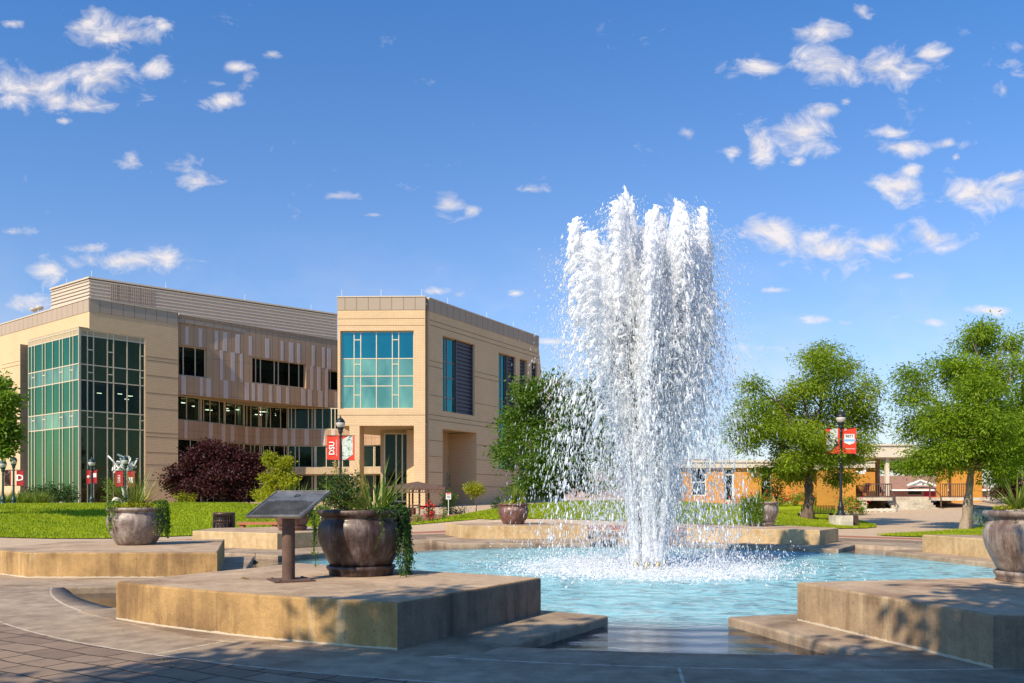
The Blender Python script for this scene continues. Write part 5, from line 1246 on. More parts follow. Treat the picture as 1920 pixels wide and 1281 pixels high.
shrub('shrub', 'feathery olive shrub behind the spiky pot plant, at the glass wall', 'shrub', 213, 57, 1.5, 2.3, M['leaf_mid'], 50, 14, .12)
shrub('shrub', 'yellow-green low shrub at the foot of the brick wall left of purple tree', 'shrub', 350, 58, 1.5, .9, M['leaf_yellow'], 50, 16, .12)
shrub('shrub', 'conical bright green shrub behind the white sign', 'shrub', 842, 57, 1.1, 1.9, M['leaf_mid'], 70, 18, .11)
shrub('shrub', 'dark rounded shrub at the right end of the tower wall', 'shrub', 933, 57, .95, 1.3, M['leaf_dark'], 50, 16, .11)
shrub('shrub', 'low spreading green shrub by the bicycle racks', 'shrub', 862, 58, 1.5, .6, M['leaf_dark'], 40, 14, .1)
shrub('rose_bush', 'tall red-flowered rose bush in the brick terrace bed', 'rose bush', 806, 44, .62, .95, M['leaf_dark'], 40, 16, .07, 45)
shrub('shrub', 'small olive bush left of the red rose bush', 'shrub', 783, 44, .5, .55, M['leaf_mid'], 30, 14, .06)
shrub('shrub', 'tiny green bush right of the red rose bush', 'shrub', 832, 45, .5, .45, M['leaf_mid'], 26, 14, .06)
shrub('shrub', 'light green conifer sapling rising behind the dark foreground pot', 'shrub', 608, 46, 1.1, 2.4, M['leaf_mid'], 70, 16, .09)
shrub('shrub', 'dense dark bush just left of the palm in the dark foreground pot', 'shrub', 0, 0, .55, .62, M['leaf_dark'], 90, 20, .045, base=(PT1[0] - .28, PT1[1] + .12, PT1[2] + .84))
RB = 'red-flowered bushes along the orange brick wall'
lab = ['leftmost', 'second', 'third', 'fourth', 'fifth', 'sixth', 'seventh', 'rightmost']
for i, px in enumerate((1385, 1408, 1432, 1462, 1490, 1520, 1548, 1568)):
    shrub('rose_bush', f'{lab[i]} red-flowered bush from the left along the orange brick wall', 'rose bush', px, 67, 1.7, .95 + .2 * (i % 3), M['leaf_mid'], 42, 16, .13, 22, RB)
shrub('rose_bush', 'big red-flowered bush behind the right lamp post at the porch corner', 'rose bush', 1598, 56, 2.0, 1.35, M['leaf_mid'], 80, 18, .12, 26, RB)
shrub('topiary_tree', 'round-headed small standard tree behind the ivy-covered pot', 'tree', 0, 0, 1.1, 1.25, M['leaf_cherry'], 60, 18, .09, base=tuple(gp(1456, 46) + Vector((0, 0, .75))))
b = MB(); q = gp(1456, 46); b.tube([tuple(q), tuple(q + Vector((0, 0, 1.2)))], .03, 6); b.build('stem', M['bark'], None) if False else None
# pot plants
def fill(label, P0, s, mat, n=60, h=.12, leaf=.05, name='ground_cover'):
    t = thing(name, label, 'plant', (P0[0], P0[1], P0[2] + .8 * s)); c = (P0[0], P0[1], P0[2] + .82 * s)
    crown([(c, (.54 * s, .54 * s, h))], n, 16, leaf, .07, mat, t, name='leaves', inner=.1); return t
def vines(label, P0, s, strands, mat, leaf=.035, name='trailing_vine', dens=55):
    """strands: (azimuth, length, lateral drift)"""
    t = thing(name, label, 'vine', (P0[0], P0[1], P0[2] + .85 * s)); b = MB(); PP = []; 
    for az, l, dr_ in strands:
        a = math.radians(az); d = Vector((math.cos(a), math.sin(a), 0)); tan = Vector((-math.sin(a), math.cos(a), 0)); p = Vector((P0[0], P0[1], P0[2] + .93 * s)) + d * .45 * s; pts = [p.copy()]
        p = p + d * .14 * s + Vector((0, 0, .03)); pts.append(p.copy()); p = p + d * .06 * s - Vector((0, 0, .06)); pts.append(p.copy()); m = max(3, int(l / .08))
        for i in range(m): p = p + Vector((0, 0, -l / m)) + tan * (rng.normal(0, .022) + dr_ / m) + d * rng.normal(0, .006); pts.append(Vector((p.x, p.y, max(p.z, P0[2] + .015)))) 
        b.tube(pts, .004, 4); 
        for i in range(len(pts) - 1):
            k = max(1, int((pts[i + 1] - pts[i]).length * dens)); 
            for _ in range(k): f_ = rng.random(); PP.append(list(pts[i].lerp(pts[i + 1], f_) + Vector(rng.normal(0, .016, 3))))
    b.build('stems', M['leaf_dark'], t); PP = np.array(PP); V, Fc = leafquads(PP, leaf, droop=.4, asp=.7); npmesh('leaves', V, Fc, mat, parent=t); return t
def fan(label, P0, s, n, L_, mat, w_=.022, off=(0, 0), droop=.3, up=.95, name='spiky_plant'): return tuft(name, label, 'plant', (P0[0] + off[0], P0[1] + off[1], P0[2] + .82 * s), n, L_, .9, mat, w_, None, up, droop)
fill('low green cover filling the dark foreground pot', PT1, 1, M['leaf_vine'], 90, .09)
fan('tall fan of palm-like blades in the dark foreground pot', PT1, 1, 90, 1.0, M['leaf_blade'], .011, (.17, 0), .4, .72)
fan('dark upright blades behind the palm in the foreground pot', PT1, 1, 16, .7, M['leaf_vine'], .03, (.3, .15), .1, 1.3)
for i, (dx, h) in enumerate(((-.42, .95), (-.1, .75), (-.28, .6), (.0, .55))):
    x, y, z = PT1[0] + dx, PT1[1] + .3, PT1[2] + .85; t = thing('flower_spike', ['tallest dry orange flower spike left in the foreground pot', 'second dry flower spike, right of the tallest in the foreground pot', 'short dry spike between the two tall ones', 'shortest dry spike beside the palm blades'][i], 'plant', (x, y, z)); b = MB(); b.tube([(x, y, z), (x + .02, y, z + h * .5), (x, y, z + h * .75)], .005, 5); b.build('stem', M['straw'], t)
    k = 260; P = np.stack([x + rng.normal(0, .022, k), y + rng.normal(0, .022, k), z + h * rng.uniform(.1, .8, k)], 1); V, Fc = leafquads(P, .035, droop=-.3); tag(npmesh('florets', V, Fc, M['straw'], parent=t), kind='stuff')
vines('thick curtain of ivy falling down the right side of the dark foreground pot', PT1, 1, [(az, .98 - .6 * rng.random() ** 1.6, rng.normal(0, .2)) for az in rng.normal(6, 15, 56)] , M['leaf_vine'], .034, dens=70)
vines('thin vines hanging from the front right rim of the dark foreground pot', PT1, 1, [(-55, .52, -.05), (-52, .12, 0), (-62, .2, .02), (-46, .1, 0), (-42, .14, 0)], M['leaf_vine'])
vines('loose vines trailing at the left side of the dark foreground pot', PT1, 1, [(186, .5, 0), (192, .78, 0), (178, .35, 0), (200, .3, 0), (196, .42, .03), (183, .66, 0), (189, .3, 0)], M['leaf_mid'], .036)
# spilled ivy on the plinth
fill('yellow-green cover filling the left mottled pot', PT2, 1.05, M['leaf_yellow'], 90, .1, .055)
fan('spiky arching plant in the left mottled pot', PT2, 1.05, 80, 1.05, M['leaf_blade'], .014, (0, 0), .3)
fan('dead straw-coloured blades leaning right in the left pot', PT2, 1.05, 14, .8, M['straw'], .016, (.12, 0), .15, .8)
vines('bright vines over the front left of the mottled pot', PT2, 1.05, [(az, l_, 0) for az, l_ in ((232, .55), (236, .62), (240, .5), (244, .6), (248, .38), (252, .3), (226, .2), (238, .66), (258, .14))], M['leaf_mid'], .05, dens=45)
vines('pale thick vine hanging on the right of the mottled pot', PT2, 1.05, [(az, rng.uniform(.55, .8), 0) for az in rng.uniform(-25, 25, 26)], M['leaf_mid'], .045, dens=50)
fill('sparse yellow cover in the reddish-brown pot by the mound', PT3, 1.02, M['leaf_yellow'], 50, .1, .07)
fan('upright yellow-green blades in the reddish-brown pot', PT3, 1.02, 80, .85, M['leaf_blade'], .022, (.1, 0), .2, 1.15)
fill('green cover in the pot behind the plaque', PT2b, 1, M['leaf_mid'], 60, .15, .06)
fan('pale blades sticking up behind the slanted plaque', PT2b, 1, 30, .85, M['leaf_blade'], .018, (.25, 0), .15, .9)
vines('short vine on the right of the pot behind the plaque', PT2b, 1, [(az, rng.uniform(.4, .75), 0) for az in rng.uniform(-30, 10, 16)], M['leaf_vine'], .05, dens=40)
fill('yellow cover spilling over the ivy-covered pot', PT4, 1.05, M['leaf_yellow'], 70, .12, .07)
fan('thin blades in the ivy-covered pot', PT4, 1.05, 26, .9, M['leaf_blade'], .018, (-.1, 0), .2, 1.0)
vines('wide ivy curtain down the left of the pale pot right of the jet', PT4, 1.05, [(az, rng.uniform(.7, .86), rng.normal(0, .03)) for az in rng.uniform(150, 262, 90)], M['leaf_mid'], .055, dens=42)
fill('lime cover in the small pot at right edge', PT5, .9, M['leaf_yellow'], 60, .16, .08)
fan('large bright spiky plant in the small pot at right edge', PT5, .9, 70, 1.55, M['leaf_blade'], .045, (.3, 0), .25, .8)
vines('lime vines over the left of the small pot at right edge', PT5, .9, [(az, rng.uniform(.4, .75), 0) for az in rng.uniform(160, 240, 24)], M['leaf_yellow'], .07, dens=34)
fill('low leaves inside the big pale pot at the right edge', PT6, 1, M['leaf_vine'], 60, .05)
M['bench_iron'] = plain('olive_iron', (0.05, 0.05, 0.025), .6, .2)
# ------------------------------------------------------------------ plaque on its post
p = at(541, 1089, .5); t = thing('plaque_stand', 'slanted engraved metal plaque on a rusty round post beside the dark pot', 'plaque', (p.x, p.y, .5))
px_ = 141.9
b = MB(); b.obox(Matrix.Translation((p.x + .03, p.y, .512)) @ Matrix.Rotation(math.radians(28), 4, 'Z'), (.52, .52, .018)); b.build('base_plate', M['rust'], t)
b = MB()
for dx, dy in ((-.2, -.2), (.2, -.2), (.2, .2), (-.2, .2)):
    q = Matrix.Rotation(math.radians(28), 4, 'Z') @ Vector((dx, dy, 0)); b.lathe((p.x + .03 + q.x, p.y + q.y, .521), [(.022, 0), (.022, .012), (.0, .018)], 8)
b.build('bolt', M['rust'], t)
# plate corners from the photo: front edge low, rear edge high and shifted right
zf = CH + (HY - 966) * 11.0 / F; zbk = CH + (HY - 922) * 11.6 / F
fl_ = dp(461, 968, 10.98); fr_ = dp(563, 968, 10.98); bl_ = dp(520, 921, 11.5); br_ = dp(619, 921.5, 11.5)
X = (fr_ - fl_); Yv = (bl_ - fl_); nrm = X.cross(Yv).normalized()
b = MB(); tk_ = nrm * .035; b.hexa([fl_ - tk_, fr_ - tk_, br_ - tk_, bl_ - tk_, fl_, fr_, br_, bl_]); plate = b.build('plaque_plate', M['plaque'], t)
b = MB(); topc = (fl_ + fr_ + bl_ + br_) / 4; b.tube([(p.x, p.y, .52), (p.x, p.y, topc.z - .05)], .083, 28); b.build('post', M['rust'], t)
# raised rim + engraving
b = MB()
def pl(u, v, o=.004): return fl_ + X * u + Yv * v + nrm * o
for (a_, c_) in (((0, 0), (1, 0)), ((1, 0), (1, 1)), ((1, 1), (0, 1)), ((0, 1), (0, 0))): b.bar(pl(*a_), pl(*c_), .012, .012)
b.build('rim', M['plaque'], plate)
b = MB()
Mx = Matrix(((X.normalized().x, Yv.normalized().x, nrm.x, 0), (X.normalized().y, Yv.normalized().y, nrm.y, 0), (X.normalized().z, Yv.normalized().z, nrm.z, 0), (0, 0, 0, 1)))
q = pl(.50, .8, .003); put_text(b, Matrix.Translation(q) @ Mx, 'D', .07, .002)
rr = random.Random(3); Lx = X.length
for i in range(17):
    v = .60 - i * .0325; u = .06 + (.0 if i else .12); end = .95 if i else .8
    while u < end:
        w_ = rr.uniform(.012, .05); 
        if u + w_ > end: break
        a_, c_ = pl(u, v), pl(u + w_, v); b.bar(a_, c_, .0085, .003); u += w_ + .011
b.build('engraving', M['black'], plate)

# ------------------------------------------------------------------ lamps and banners
def lamp(name, label, px, d, ytop, green, blk=None, zb=None):
    q = gp(px, d); zb = q.z if zb is None else zb; zt_ = CH + (HY - ytop) * d / F; H = zt_ - zb
    t = thing('street_lamp', label, 'street lamp', (q.x, q.y, zb), 'acorn-globe street lamps'); pm = M['lamp_green'] if green else M['black']; s = 1.0
    x, y = q.x, q.y
    b = MB(); b.lathe((x, y, zb), [(.0, 0), (.24, 0), (.24, .06), (.2, .1), (.15, .16), (.135, .34), (.155, .38), (.155, .43), (.11, .48), (.085, .62), (.075, .66)], 16); b.build('base', pm, t)
    b = MB(); b.tube([(x, y, zb + .6), (x, y, zt_ - 1.0)], [.07, .06], 14); b.build('pole', pm, t)
    b = MB(); b.lathe((x, y, zt_ - 1.12), [(.06, 0), (.085, .03), (.085, .07), (.06, .1), (.07, .2), (.11, .24), (.12, .3), (.1, .33), (.14, .4), (.17, .46), (.17, .5), (.0, .5)], 16); b.build('fitter', pm, t)
    b = MB(); b.lathe((x, y, zt_ - .64), [(.12, 0), (.17, .03), (.215, .14), (.225, .2), (.215, .25), (.0, .26)], 24); b.build('globe', M['globe'], t)
    b = MB(); b.lathe((x, y, zt_ - .64), [(.22, .245), (.225, .265), (.19, .36), (.12, .45), (.05, .49), (.035, .53), (.04, .56), (.015, .6), (.0, .64)], 24); b.build('cap', pm, t)
    return q, t
def banner(label, q, d, x0, x1, y0, y1, mat, texts=(), art=None, arm=True, tree_=None):
    """hangs from two short arms; x0..x1, y0..y1 in photo px at distance d"""
    a = dp(x0, y0, d); c = dp(x1, y1, d); w_ = abs(c.x - a.x); h = a.z - c.z; cx = (a.x + c.x) / 2; cz = (a.z + c.z) / 2; yy_ = q.y
    t = thing('banner', label, 'banner', (cx, yy_, c.z), None)
    b = MB(); m = 8
    vs = []
    for i in range(m + 1):
        for j in range(2): vs.append((cx - w_ / 2 + w_ * i / m, yy_ + .025 * math.sin(i / m * PI * 1.3), c.z + h * j))
    fs = [(2 * i, 2 * i + 2, 2 * i + 3, 2 * i + 1) for i in range(m)]
    b.add(vs, fs); b.add([(v[0], v[1] + .008, v[2]) for v in vs], [f[::-1] for f in fs]); b.build('cloth', mat, t)
    b = MB(); sx_ = -1 if x0 < x1 and cx < q.x else 1
    for z_ in (c.z, a.z): b.bar((q.x, yy_ + .004, z_), (cx + (w_ / 2 + .04) * (1 if cx > q.x else -1), yy_ + .004, z_), .028); 
    b.build('arm', M['black'], t)
    for k, item in enumerate(texts):
        b = MB(); txt, fx, fz, hh, rot, mt, bold, sq = item
        Mt = Matrix.Translation((cx + fx * w_, yy_ - .012, cz + fz * h)) @ Matrix.Rotation(rot, 4, 'Y') @ Matrix.Rotation(PI / 2, 4, 'X'); put_text(b, Mt, txt, hh, .004, bold, squash=sq); b.build('lettering', M[mt], t)
    if art:
        kind, mt = art; b = MB(); xl, xr = cx - w_ / 2 + .01, cx + w_ / 2 - .01; zl, zh = c.z + .02, a.z - .02; yo = yy_ - .010
        if kind == 'cut': poly = [(xl, zl), (xl + w_ * .25, zl), (xr, zl + h * .26), (xr, zh), (xl + w_ * .5, zh), (xl, zh - h * .14)]
        elif kind == 'cutl': poly = [(xl, zl + h * .06), (xr, zl + h * .3), (xr, zh), (xl + w_ * .42, zh), (xl, zh - h * .2)]
        else: poly = [(xl, zl), (xr, zl), (xr, zh), (xl, zh)]
        n = len(poly); b.add([(x_, yo, z_) for x_, z_ in poly] + [(x_, yo + .004, z_) for x_, z_ in poly], [tuple(range(n)), tuple(range(n, 2 * n))[::-1]]); b.build('picture', M[mt], t)
    return t, cx, cz, w_, h, yy_
def serif_bars(t, cx, yy_, cz, items, mt='white'):
    b = MB()
    for dx, dz, w_, h in items: b.box((cx + dx, yy_ - .014, cz + dz), (w_, .006, h))
    b.build('serif', M[mt], t)
q, lt = lamp('c', 'dark street lamp with orange-red banners behind the foreground pot', 638.5, 43, 778, False)
d = 43
t, cx, cz, w_, h, yy_ = banner('orange-red banner with sideways white lettering, left of the central lamp', q, d, 613, 636, 817, 862.5, M['red'], [('DSU', -.08, -.02, .27, -PI / 2, 'white', .035, .95), ('DIXIE STATE UNIVERSITY', .3, 0, .055, -PI / 2, 'white', .0, 1.0)])
banner('pale picture banner with red corners, right of the central lamp', q, d, 641.5, 665, 817, 863, M['red'], (), ('cut', 'art_map'))
q0 = gp(1576, 42); tb = MB(); 
zb = .56
q, lt = lamp('r', 'dark street lamp with red banners on a concrete block, among the right trees', 1576.5, 41, 767.5, False, zb=CH + (HY - 967) * 41 / F)
gp_ = gp(1576.5, 41); tb.box((gp_.x, gp_.y, (gp_.z + q.z) / 2 + .1), (.78, .78, 0.9)); 
tb2 = MB(); zt_ = CH + (HY - 966.5) * 41 / F
tb2.prism([(gp_.x - .42, gp_.y - .42), (gp_.x + .42, gp_.y - .42), (gp_.x + .42, gp_.y + .42), (gp_.x - .42, gp_.y + .42)], gp_.z - .1, zt_ - .003, bev=.02); tag(tb2.build('lamp_footing', M['stone']), 'pale concrete block under the right-hand street lamp', 'concrete block')
tb2 = MB(); x_ = dp(1594, 975, 41.3).x; tb2.prism([(x_ - .28, 41.0), (x_ + .28, 41.0), (x_ + .28, 41.7), (x_ - .28, 41.7)], gp_.z - .1, zt_ + .0, bev=.03); tag(tb2.build('utility_box', M['bronze']), 'dark brown metal box right of the lamp footing', 'utility box')
t, cx, cz, w_, h, yy_ = banner('picture banner with red corners, left of the right-hand lamp', q, 41, 1549, 1574, 803, 851, M['red'], (), ('cutl', 'art_crowd'))
t, cx, cz, w_, h, yy_ = banner('red banner with a white shield reading BEST, right of the right-hand lamp', q, 41, 1580, 1605, 803, 851, M['red'], [('D', -.28, .44, .1, 0, 'white', .03, 1.0)])
b = MB(); s = w_ * .38; n5 = [(-s, .27 * h), (s, .27 * h), (s, -.07 * h), (0, -.15 * h), (-s, -.07 * h)]
b.add([(cx + a_, yy_ - .012, cz + c_) for a_, c_ in n5] + [(cx + a_, yy_ - .006, cz + c_) for a_, c_ in n5], [(4, 3, 2, 1, 0), (5, 6, 7, 8, 9)]); b.build('shield', M['white'], t)
b = MB(); put_text(b, Matrix.Translation((cx, yy_ - .016, cz + .185 * h)) @ Matrix.Rotation(PI / 2, 4, 'X'), 'BEST', .13, .003, .02); b.build('lettering', M['black'], t)
b = MB(); put_text(b, Matrix.Translation((cx, yy_ - .016, cz + .1 * h)) @ Matrix.Rotation(PI / 2, 4, 'X'), 'COLLEGES', .05, .003, .0); b.build('lettering', M['black'], t) if False else None
M['ribbon'] = plain('blue_ribbon', (.2, .42, .68), .7)
b = MB(); b.box((cx, yy_ - .02, cz + .03 * h), (w_ * .9, .008, .075 * h)); b.build('ribbon', M['ribbon'], t)
b = MB(); b.box((cx, yy_ - .012, cz - .31 * h), (w_ * .84, .004, .02)); b.build('small_print', M['white'], t)
q, lt = lamp('l1', 'green-capped lamp with dark red banners at the far left', 25.5, 58, 852.5, True)
banner('dark red banner with white D, right of the far-left lamp', q, 58, 31, 44, 882, 911, M['dark_red'], [('D', 0, 0, .42, 0, 'white', .03, 1.2)])
banner('dark picture banner left of the far-left lamp', q, 58, 8, 21, 882, 911, M['dark_red'], (), ('full', 'art_dark'))
q, lt = lamp('l0', 'slim green lamp pole at the left edge under the tree', 5.5, 55, 858, True)
q, lt = lamp('l2', 'green-capped lamp before the dark glass corner', 172, 58, 856, True)
t, cx, cz, w_, h, yy_ = banner('small dark red banner with a round white emblem, on the lamp before the glass', q, 58, 162, 170.5, 881, 907.5, M['dark_red'])
b = MB(); b.lathe((cx, 0, 0), [(0, 0), (.1, 0), (.1, .01), (0, .01)], 16); b.v = [(x_, yy_ - .02 + z_, cz + y_) for x_, y_, z_ in b.v]; b.build('emblem', M['white'], t)
t, cx, cz, w_, h, yy_ = banner('small dark red banner with a white shield, on the lamp before the glass', q, 58, 174, 182, 881, 906.5, M['dark_red'])
b = MB(); b.prism([(cx - .1, 0), (cx + .1, 0), (cx + .1, .28), (cx - .1, .28), (cx - .1, .08)][:4], 0, .01); b.v = [(x_, yy_ - .02 + z_, cz - .05 + y_) for x_, y_, z_ in b.v]; b.build('shield', M['white'], t)
q, lt = lamp('l3', 'green-capped lamp beside the white ribbon sculpture', 235, 56, 852, True)
t, cx, cz, w_, h, yy_ = banner('red banner with sideways white letters, left of the sculpture lamp', q, 56, 216, 231, 883, 913, M['dark_red'], [('DSU', -.0, 0, .17, -PI / 2, 'white', .03, 1.1)])
t, cx, cz, w_, h, yy_ = banner('red banner with a white shield, right of the sculpture lamp', q, 56, 239, 253, 883, 914, M['dark_red'])
b = MB(); b.prism([(cx - .16, .1), (cx, 0), (cx + .16, .1), (cx + .16, .42), (cx - .16, .42)], 0, .01); b.v = [(x_, yy_ - .02 + z_, cz - .3 + y_) for x_, y_, z_ in b.v]; b.build('shield', M['white'], t)
# ribbon sculpture: a tangle of white bands above two tapering legs
q = gp(234, 56.8); t = thing('ribbon_sculpture', 'white twisted-metal sculpture behind the banners of a left lamp', 'sculpture', tuple(q))
b = MB()
for k in range(70):
    c_ = dp(234 + rng.normal(0, 10), 873 + rng.normal(0, 7), 56.8 + rng.normal(0, .3)); L_ = rng.uniform(.3, .85); a = rng.uniform(0, 2 * PI); e = rng.normal(0, 1, 3); e /= np.linalg.norm(e); e = Vector(e) * L_ / 2; s_ = Vector(rng.normal(0, 1, 3)).cross(e).normalized()
    pts = [c_ - e, c_ - e * .3 + s_ * .1, c_ + e * .3 + s_ * .12, c_ + e]; wd = s_.cross(e).normalized() * .045; vs = []
    for p_ in pts: vs += [p_ - wd, p_ + wd]
    b.add(vs, [(0, 1, 3, 2), (2, 3, 5, 4), (4, 5, 7, 6)])
b.build('ribbons', M['white'], t)
b = MB(); 
for x0, x1 in ((217, 231), (253, 236)): 
    b.bar(dp(x0, 885, 56.8), dp(x1, 920, 56.8), .07); b.bar(dp(x1 - 1, 916, 56.8), dp(x1 + 4, 943, 56.8), .1)
b.build('legs', M['white'], t)
for i, (px, d) in enumerate(((218, 56), (114, 62))):
    q = gp(px, d); b = MB(); b.lathe(tuple(q), [(0, 0), (.3, 0), (.34, .15), (.25, .4), (.1, .5), (0, .5)] if i == 0 else [(0, 0), (.13, 0), (.15, .12), (.1, .24), (0, .28)], 9, smooth=False, wob=.5); tag(b.build('boulder', M['stone']), ['pale angular rock at the foot of the sculpture lamp', 'small white stone on the far path before the green glass'][i], 'rock')

# ------------------------------------------------------------------ trash can, benches, pergola, signs
q = Vector(((420 - 960) * 31.5 / F, 31.5, 0)); t = thing('trash_can', 'brown slatted metal trash can with cut-out letters, behind the tan plinth', 'trash can', tuple(q)); R_ = .38; H_ = 1.03
b = MB()
for k in range(36):
    a = 2 * PI * k / 36; b.bar((q.x + R_ * math.cos(a), q.y + R_ * math.sin(a), .05), (q.x + R_ * math.cos(a), q.y + R_ * math.sin(a), H_ - .03), .05, .012)
b.build('slats', M['bronze'], t)
b = MB()
for z0, z1 in ((.03, .12), (.42, .47), (.7, .75), (H_ - .1, H_)):
    b.lathe(tuple(q), [(R_ - .012, z0), (R_ + .012, z0), (R_ + .012, z1), (R_ - .012, z1), (R_ - .012, z0)], 36)
b.build('band', M['bronze'], t)
b = MB(); b.lathe(tuple(q), [(0, .05), (R_ - .05, .05), (R_ - .05, H_ - .08), (R_ - .06, H_ - .08), (R_ - .06, .1)], 28); b.build('liner', M['black'], t)
b = MB(); n = 10
for k in range(n):
    a0 = -PI / 2 - .55 + 1.25 * k / n; a1 = -PI / 2 - .55 + 1.25 * (k + 1) / n; R2 = R_ + .02
    b.quad((q.x + R2 * math.cos(a0), q.y + R2 * math.sin(a0), .42), (q.x + R2 * math.cos(a1), q.y + R2 * math.sin(a1), .42), (q.x + R2 * math.cos(a1), q.y + R2 * math.sin(a1), .66), (q.x + R2 * math.cos(a0), q.y + R2 * math.sin(a0), .66))
b.build('name_panel', M['bronze'], t)
b = MB(); vs_, fs_ = text_mesh('DSU', .2, .004, .04, squash=1.3); b.add([(q.x + (R_ + .026) * math.cos(-PI / 2 + .08 + v.x / R_), q.y + (R_ + .026) * math.sin(-PI / 2 + .08 + v.x / R_), .53 + v.y) for v in vs_], fs_); b.build('lettering', M['black'], t)

def slab_bench(label, c, rot, L_, W_, H_, mat, tilt=False, legs=2):
    t = thing('bench', label, 'bench', (c[0], c[1], c[2])); R = Matrix.Translation(c) @ Matrix.Rotation(rot, 4, 'Z')
    b = MB(); b.obox(R @ Matrix.Translation((0, 0, H_ - .05)), (L_, W_, .1)); b.build('seat', mat, t)
    for s_ in (-1, 1):
        b = MB(); P = [(s_ * (L_ * .36) - .07, -W_ * .4), (s_ * (L_ * .36) + .07, -W_ * .4), (s_ * (L_ * .36) + .07, W_ * .4), (s_ * (L_ * .36) - .07, W_ * .4)]
        lo = [R @ Vector((x_ - (0), y_, -.1)) for x_, y_ in P]; hi = [R @ Vector((x_ + s_ * .06, y_, H_ - .103)) for x_, y_ in P]; b.hexa(lo + hi); b.build('leg', mat, t)
    return t
g0 = gp(485, 33.5); slab_bench('red sandstone bench beyond the plinth with the trash can', (g0.x, g0.y, g0.z), .05, 1.55, .5, CH - 47 * 33.5 / F - g0.z, M['redwood'])
g0 = gp(1604.5, 57); slab_bench('small wooden bench left of the porch steps', (g0.x, g0.y, g0.z), 0, .9, .45, .5, M['wood'])
g0 = gp(1829, 52); slab_bench('wooden bench in front of the right porch deck', (g0.x, g0.y, g0.z), 0, .95, .45, .5, M['wood'])
g0 = gp(1529, 43.9); t = thing('park_bench', 'low black mesh bench behind the gnarled locust trunk', 'bench', tuple(g0))
b = MB()
for k in range(9): b.box((g0.x, g0.y - .22 + k * .055, g0.z + .34), (1.72, .03, .03))
b.build('seat', M['bench_iron'], t)
b = MB()
for k in range(8): b.box((g0.x, g0.y - .3 - k * .012, g0.z + .38 + k * .05), (1.72, .02, .022))
for k in range(13): x_ = g0.x - .84 + k * .14; b.bar((x_, g0.y - .295, g0.z + .36), (x_, g0.y - .385, g0.z + .76), .018)
b.build('backrest', M['bench_iron'], t)
for s_ in (-1, 1): b = MB(); b.box((g0.x + s_ * .8, g0.y, g0.z + .16), (.06, .45, .36)); b.build('leg', M['bench_iron'], t)
g0 = gp(1838, 46); t = thing('utility_cabinet', 'grey-green utility cabinet on the grass beside the pale trunk', 'utility box', tuple(g0))
b = MB(); b.prism([(g0.x - .55, g0.y - .45), (g0.x + .6, g0.y - .45), (g0.x + .6, g0.y + .45), (g0.x - .55, g0.y + .45)], g0.z - .1, g0.z + .82, bev=.04); b.box((g0.x, g0.y, g0.z + .86), (1.26, 1.0, .07)); M['cab'] = plain('cabinet_paint', (.2, .24, .22), .5, .2, .1); b.build('body', M['cab'], t)
b = MB(); a = Vector((g0.x - .1, g0.y - .5, g0.z + .38)); b.bar(a, a + Vector((.45, 0, .02)), .03); b.bar(a, a - Vector((.05, 0, .2)), .03); b.build('handle', M['black'], t)

q = Vector(((783 - 960) * 55 / F, 55, 0)); gz0 = float(gz(q.x, 55)); q.z = gz0; t = thing('pergola', 'brown slatted pergola with a low pyramid roof, before the tower entrance', 'pergola', tuple(q))
ap = dp(783, 903, 55); ez = CH + (HY - 915) * 55 / F; ex0 = dp(719, 915, 55).x; ex1 = dp(838, 915, 55).x
cx_ = (ex0 + ex1) / 2; hw = (ex1 - ex0) / 2; cor = [(cx_ - hw, 55 - hw * .75), (cx_ + hw, 55 - hw * .75), (cx_ + hw, 55 + hw * .75), (cx_ - hw, 55 + hw * .75)]
b = MB(); b.add([(x_, y_, ez) for x_, y_ in cor] + [(ap.x, 55, ap.z)] + [(x_, y_, ez - .12) for x_, y_ in cor], [(0, 1, 4), (1, 2, 4), (2, 3, 4), (3, 0, 4), (5, 6, 1, 0), (6, 7, 2, 1), (7, 4 + 4, 3, 2) if False else (7, 8, 3, 2), (8, 5, 0, 3), (8, 7, 6, 5)]); b.build('roof', M['rust'], t)
b = MB()
for i in range(30): x_ = cx_ - hw + 2 * hw * (i + .5) / 30; b.bar((x_, 55 - hw * .75 + .03, ez - .28), (x_ + .05, 55 - hw * .75 + .03, ez - .12), .05, .06)
b.bar((cx_ - hw, 55 - hw * .75 + .03, ez - .3), (cx_ + hw, 55 - hw * .75 + .03, ez - .3), .06); b.build('valance', M['rust'], t)
for px_, dy in ((764, 1.0), (776.5, -.8), (789, -.8), (801, 1.0)):
    x_ = dp(px_, 950, 55).x; b = MB(); b.box((x_, 55 + dy, (gz0 - .1 + ez - .12) / 2), (.1, .1, ez - .12 - gz0 + .1))
    for k in range(9): z_ = gz0 + .1 + k * .2; b.bar((x_ - .09, 55 + dy - .06, z_), (x_ + .09, 55 + dy - .06, z_ + .16), .03, .02)
    b.build('post', M['rust'], t)
b = MB(); xa, xb = dp(777, 950, 55).x, dp(789, 950, 55).x; b.bar((xa, 54.2, ez - 1.1), (xb, 54.2, ez - 1.1), .06); b.build('crossbar', M['rust'], t)
q = gp(771, 56.5); b = MB(); b.prism([(q.x - .28, q.y - .2), (q.x + .28, q.y - .2), (q.x + .28, q.y + .2), (q.x - .28, q.y + .2)], q.z, q.z + .62, bev=.05); tag(b.build('waste_box', M['red']), 'bright red box standing behind the pergola posts', 'box')
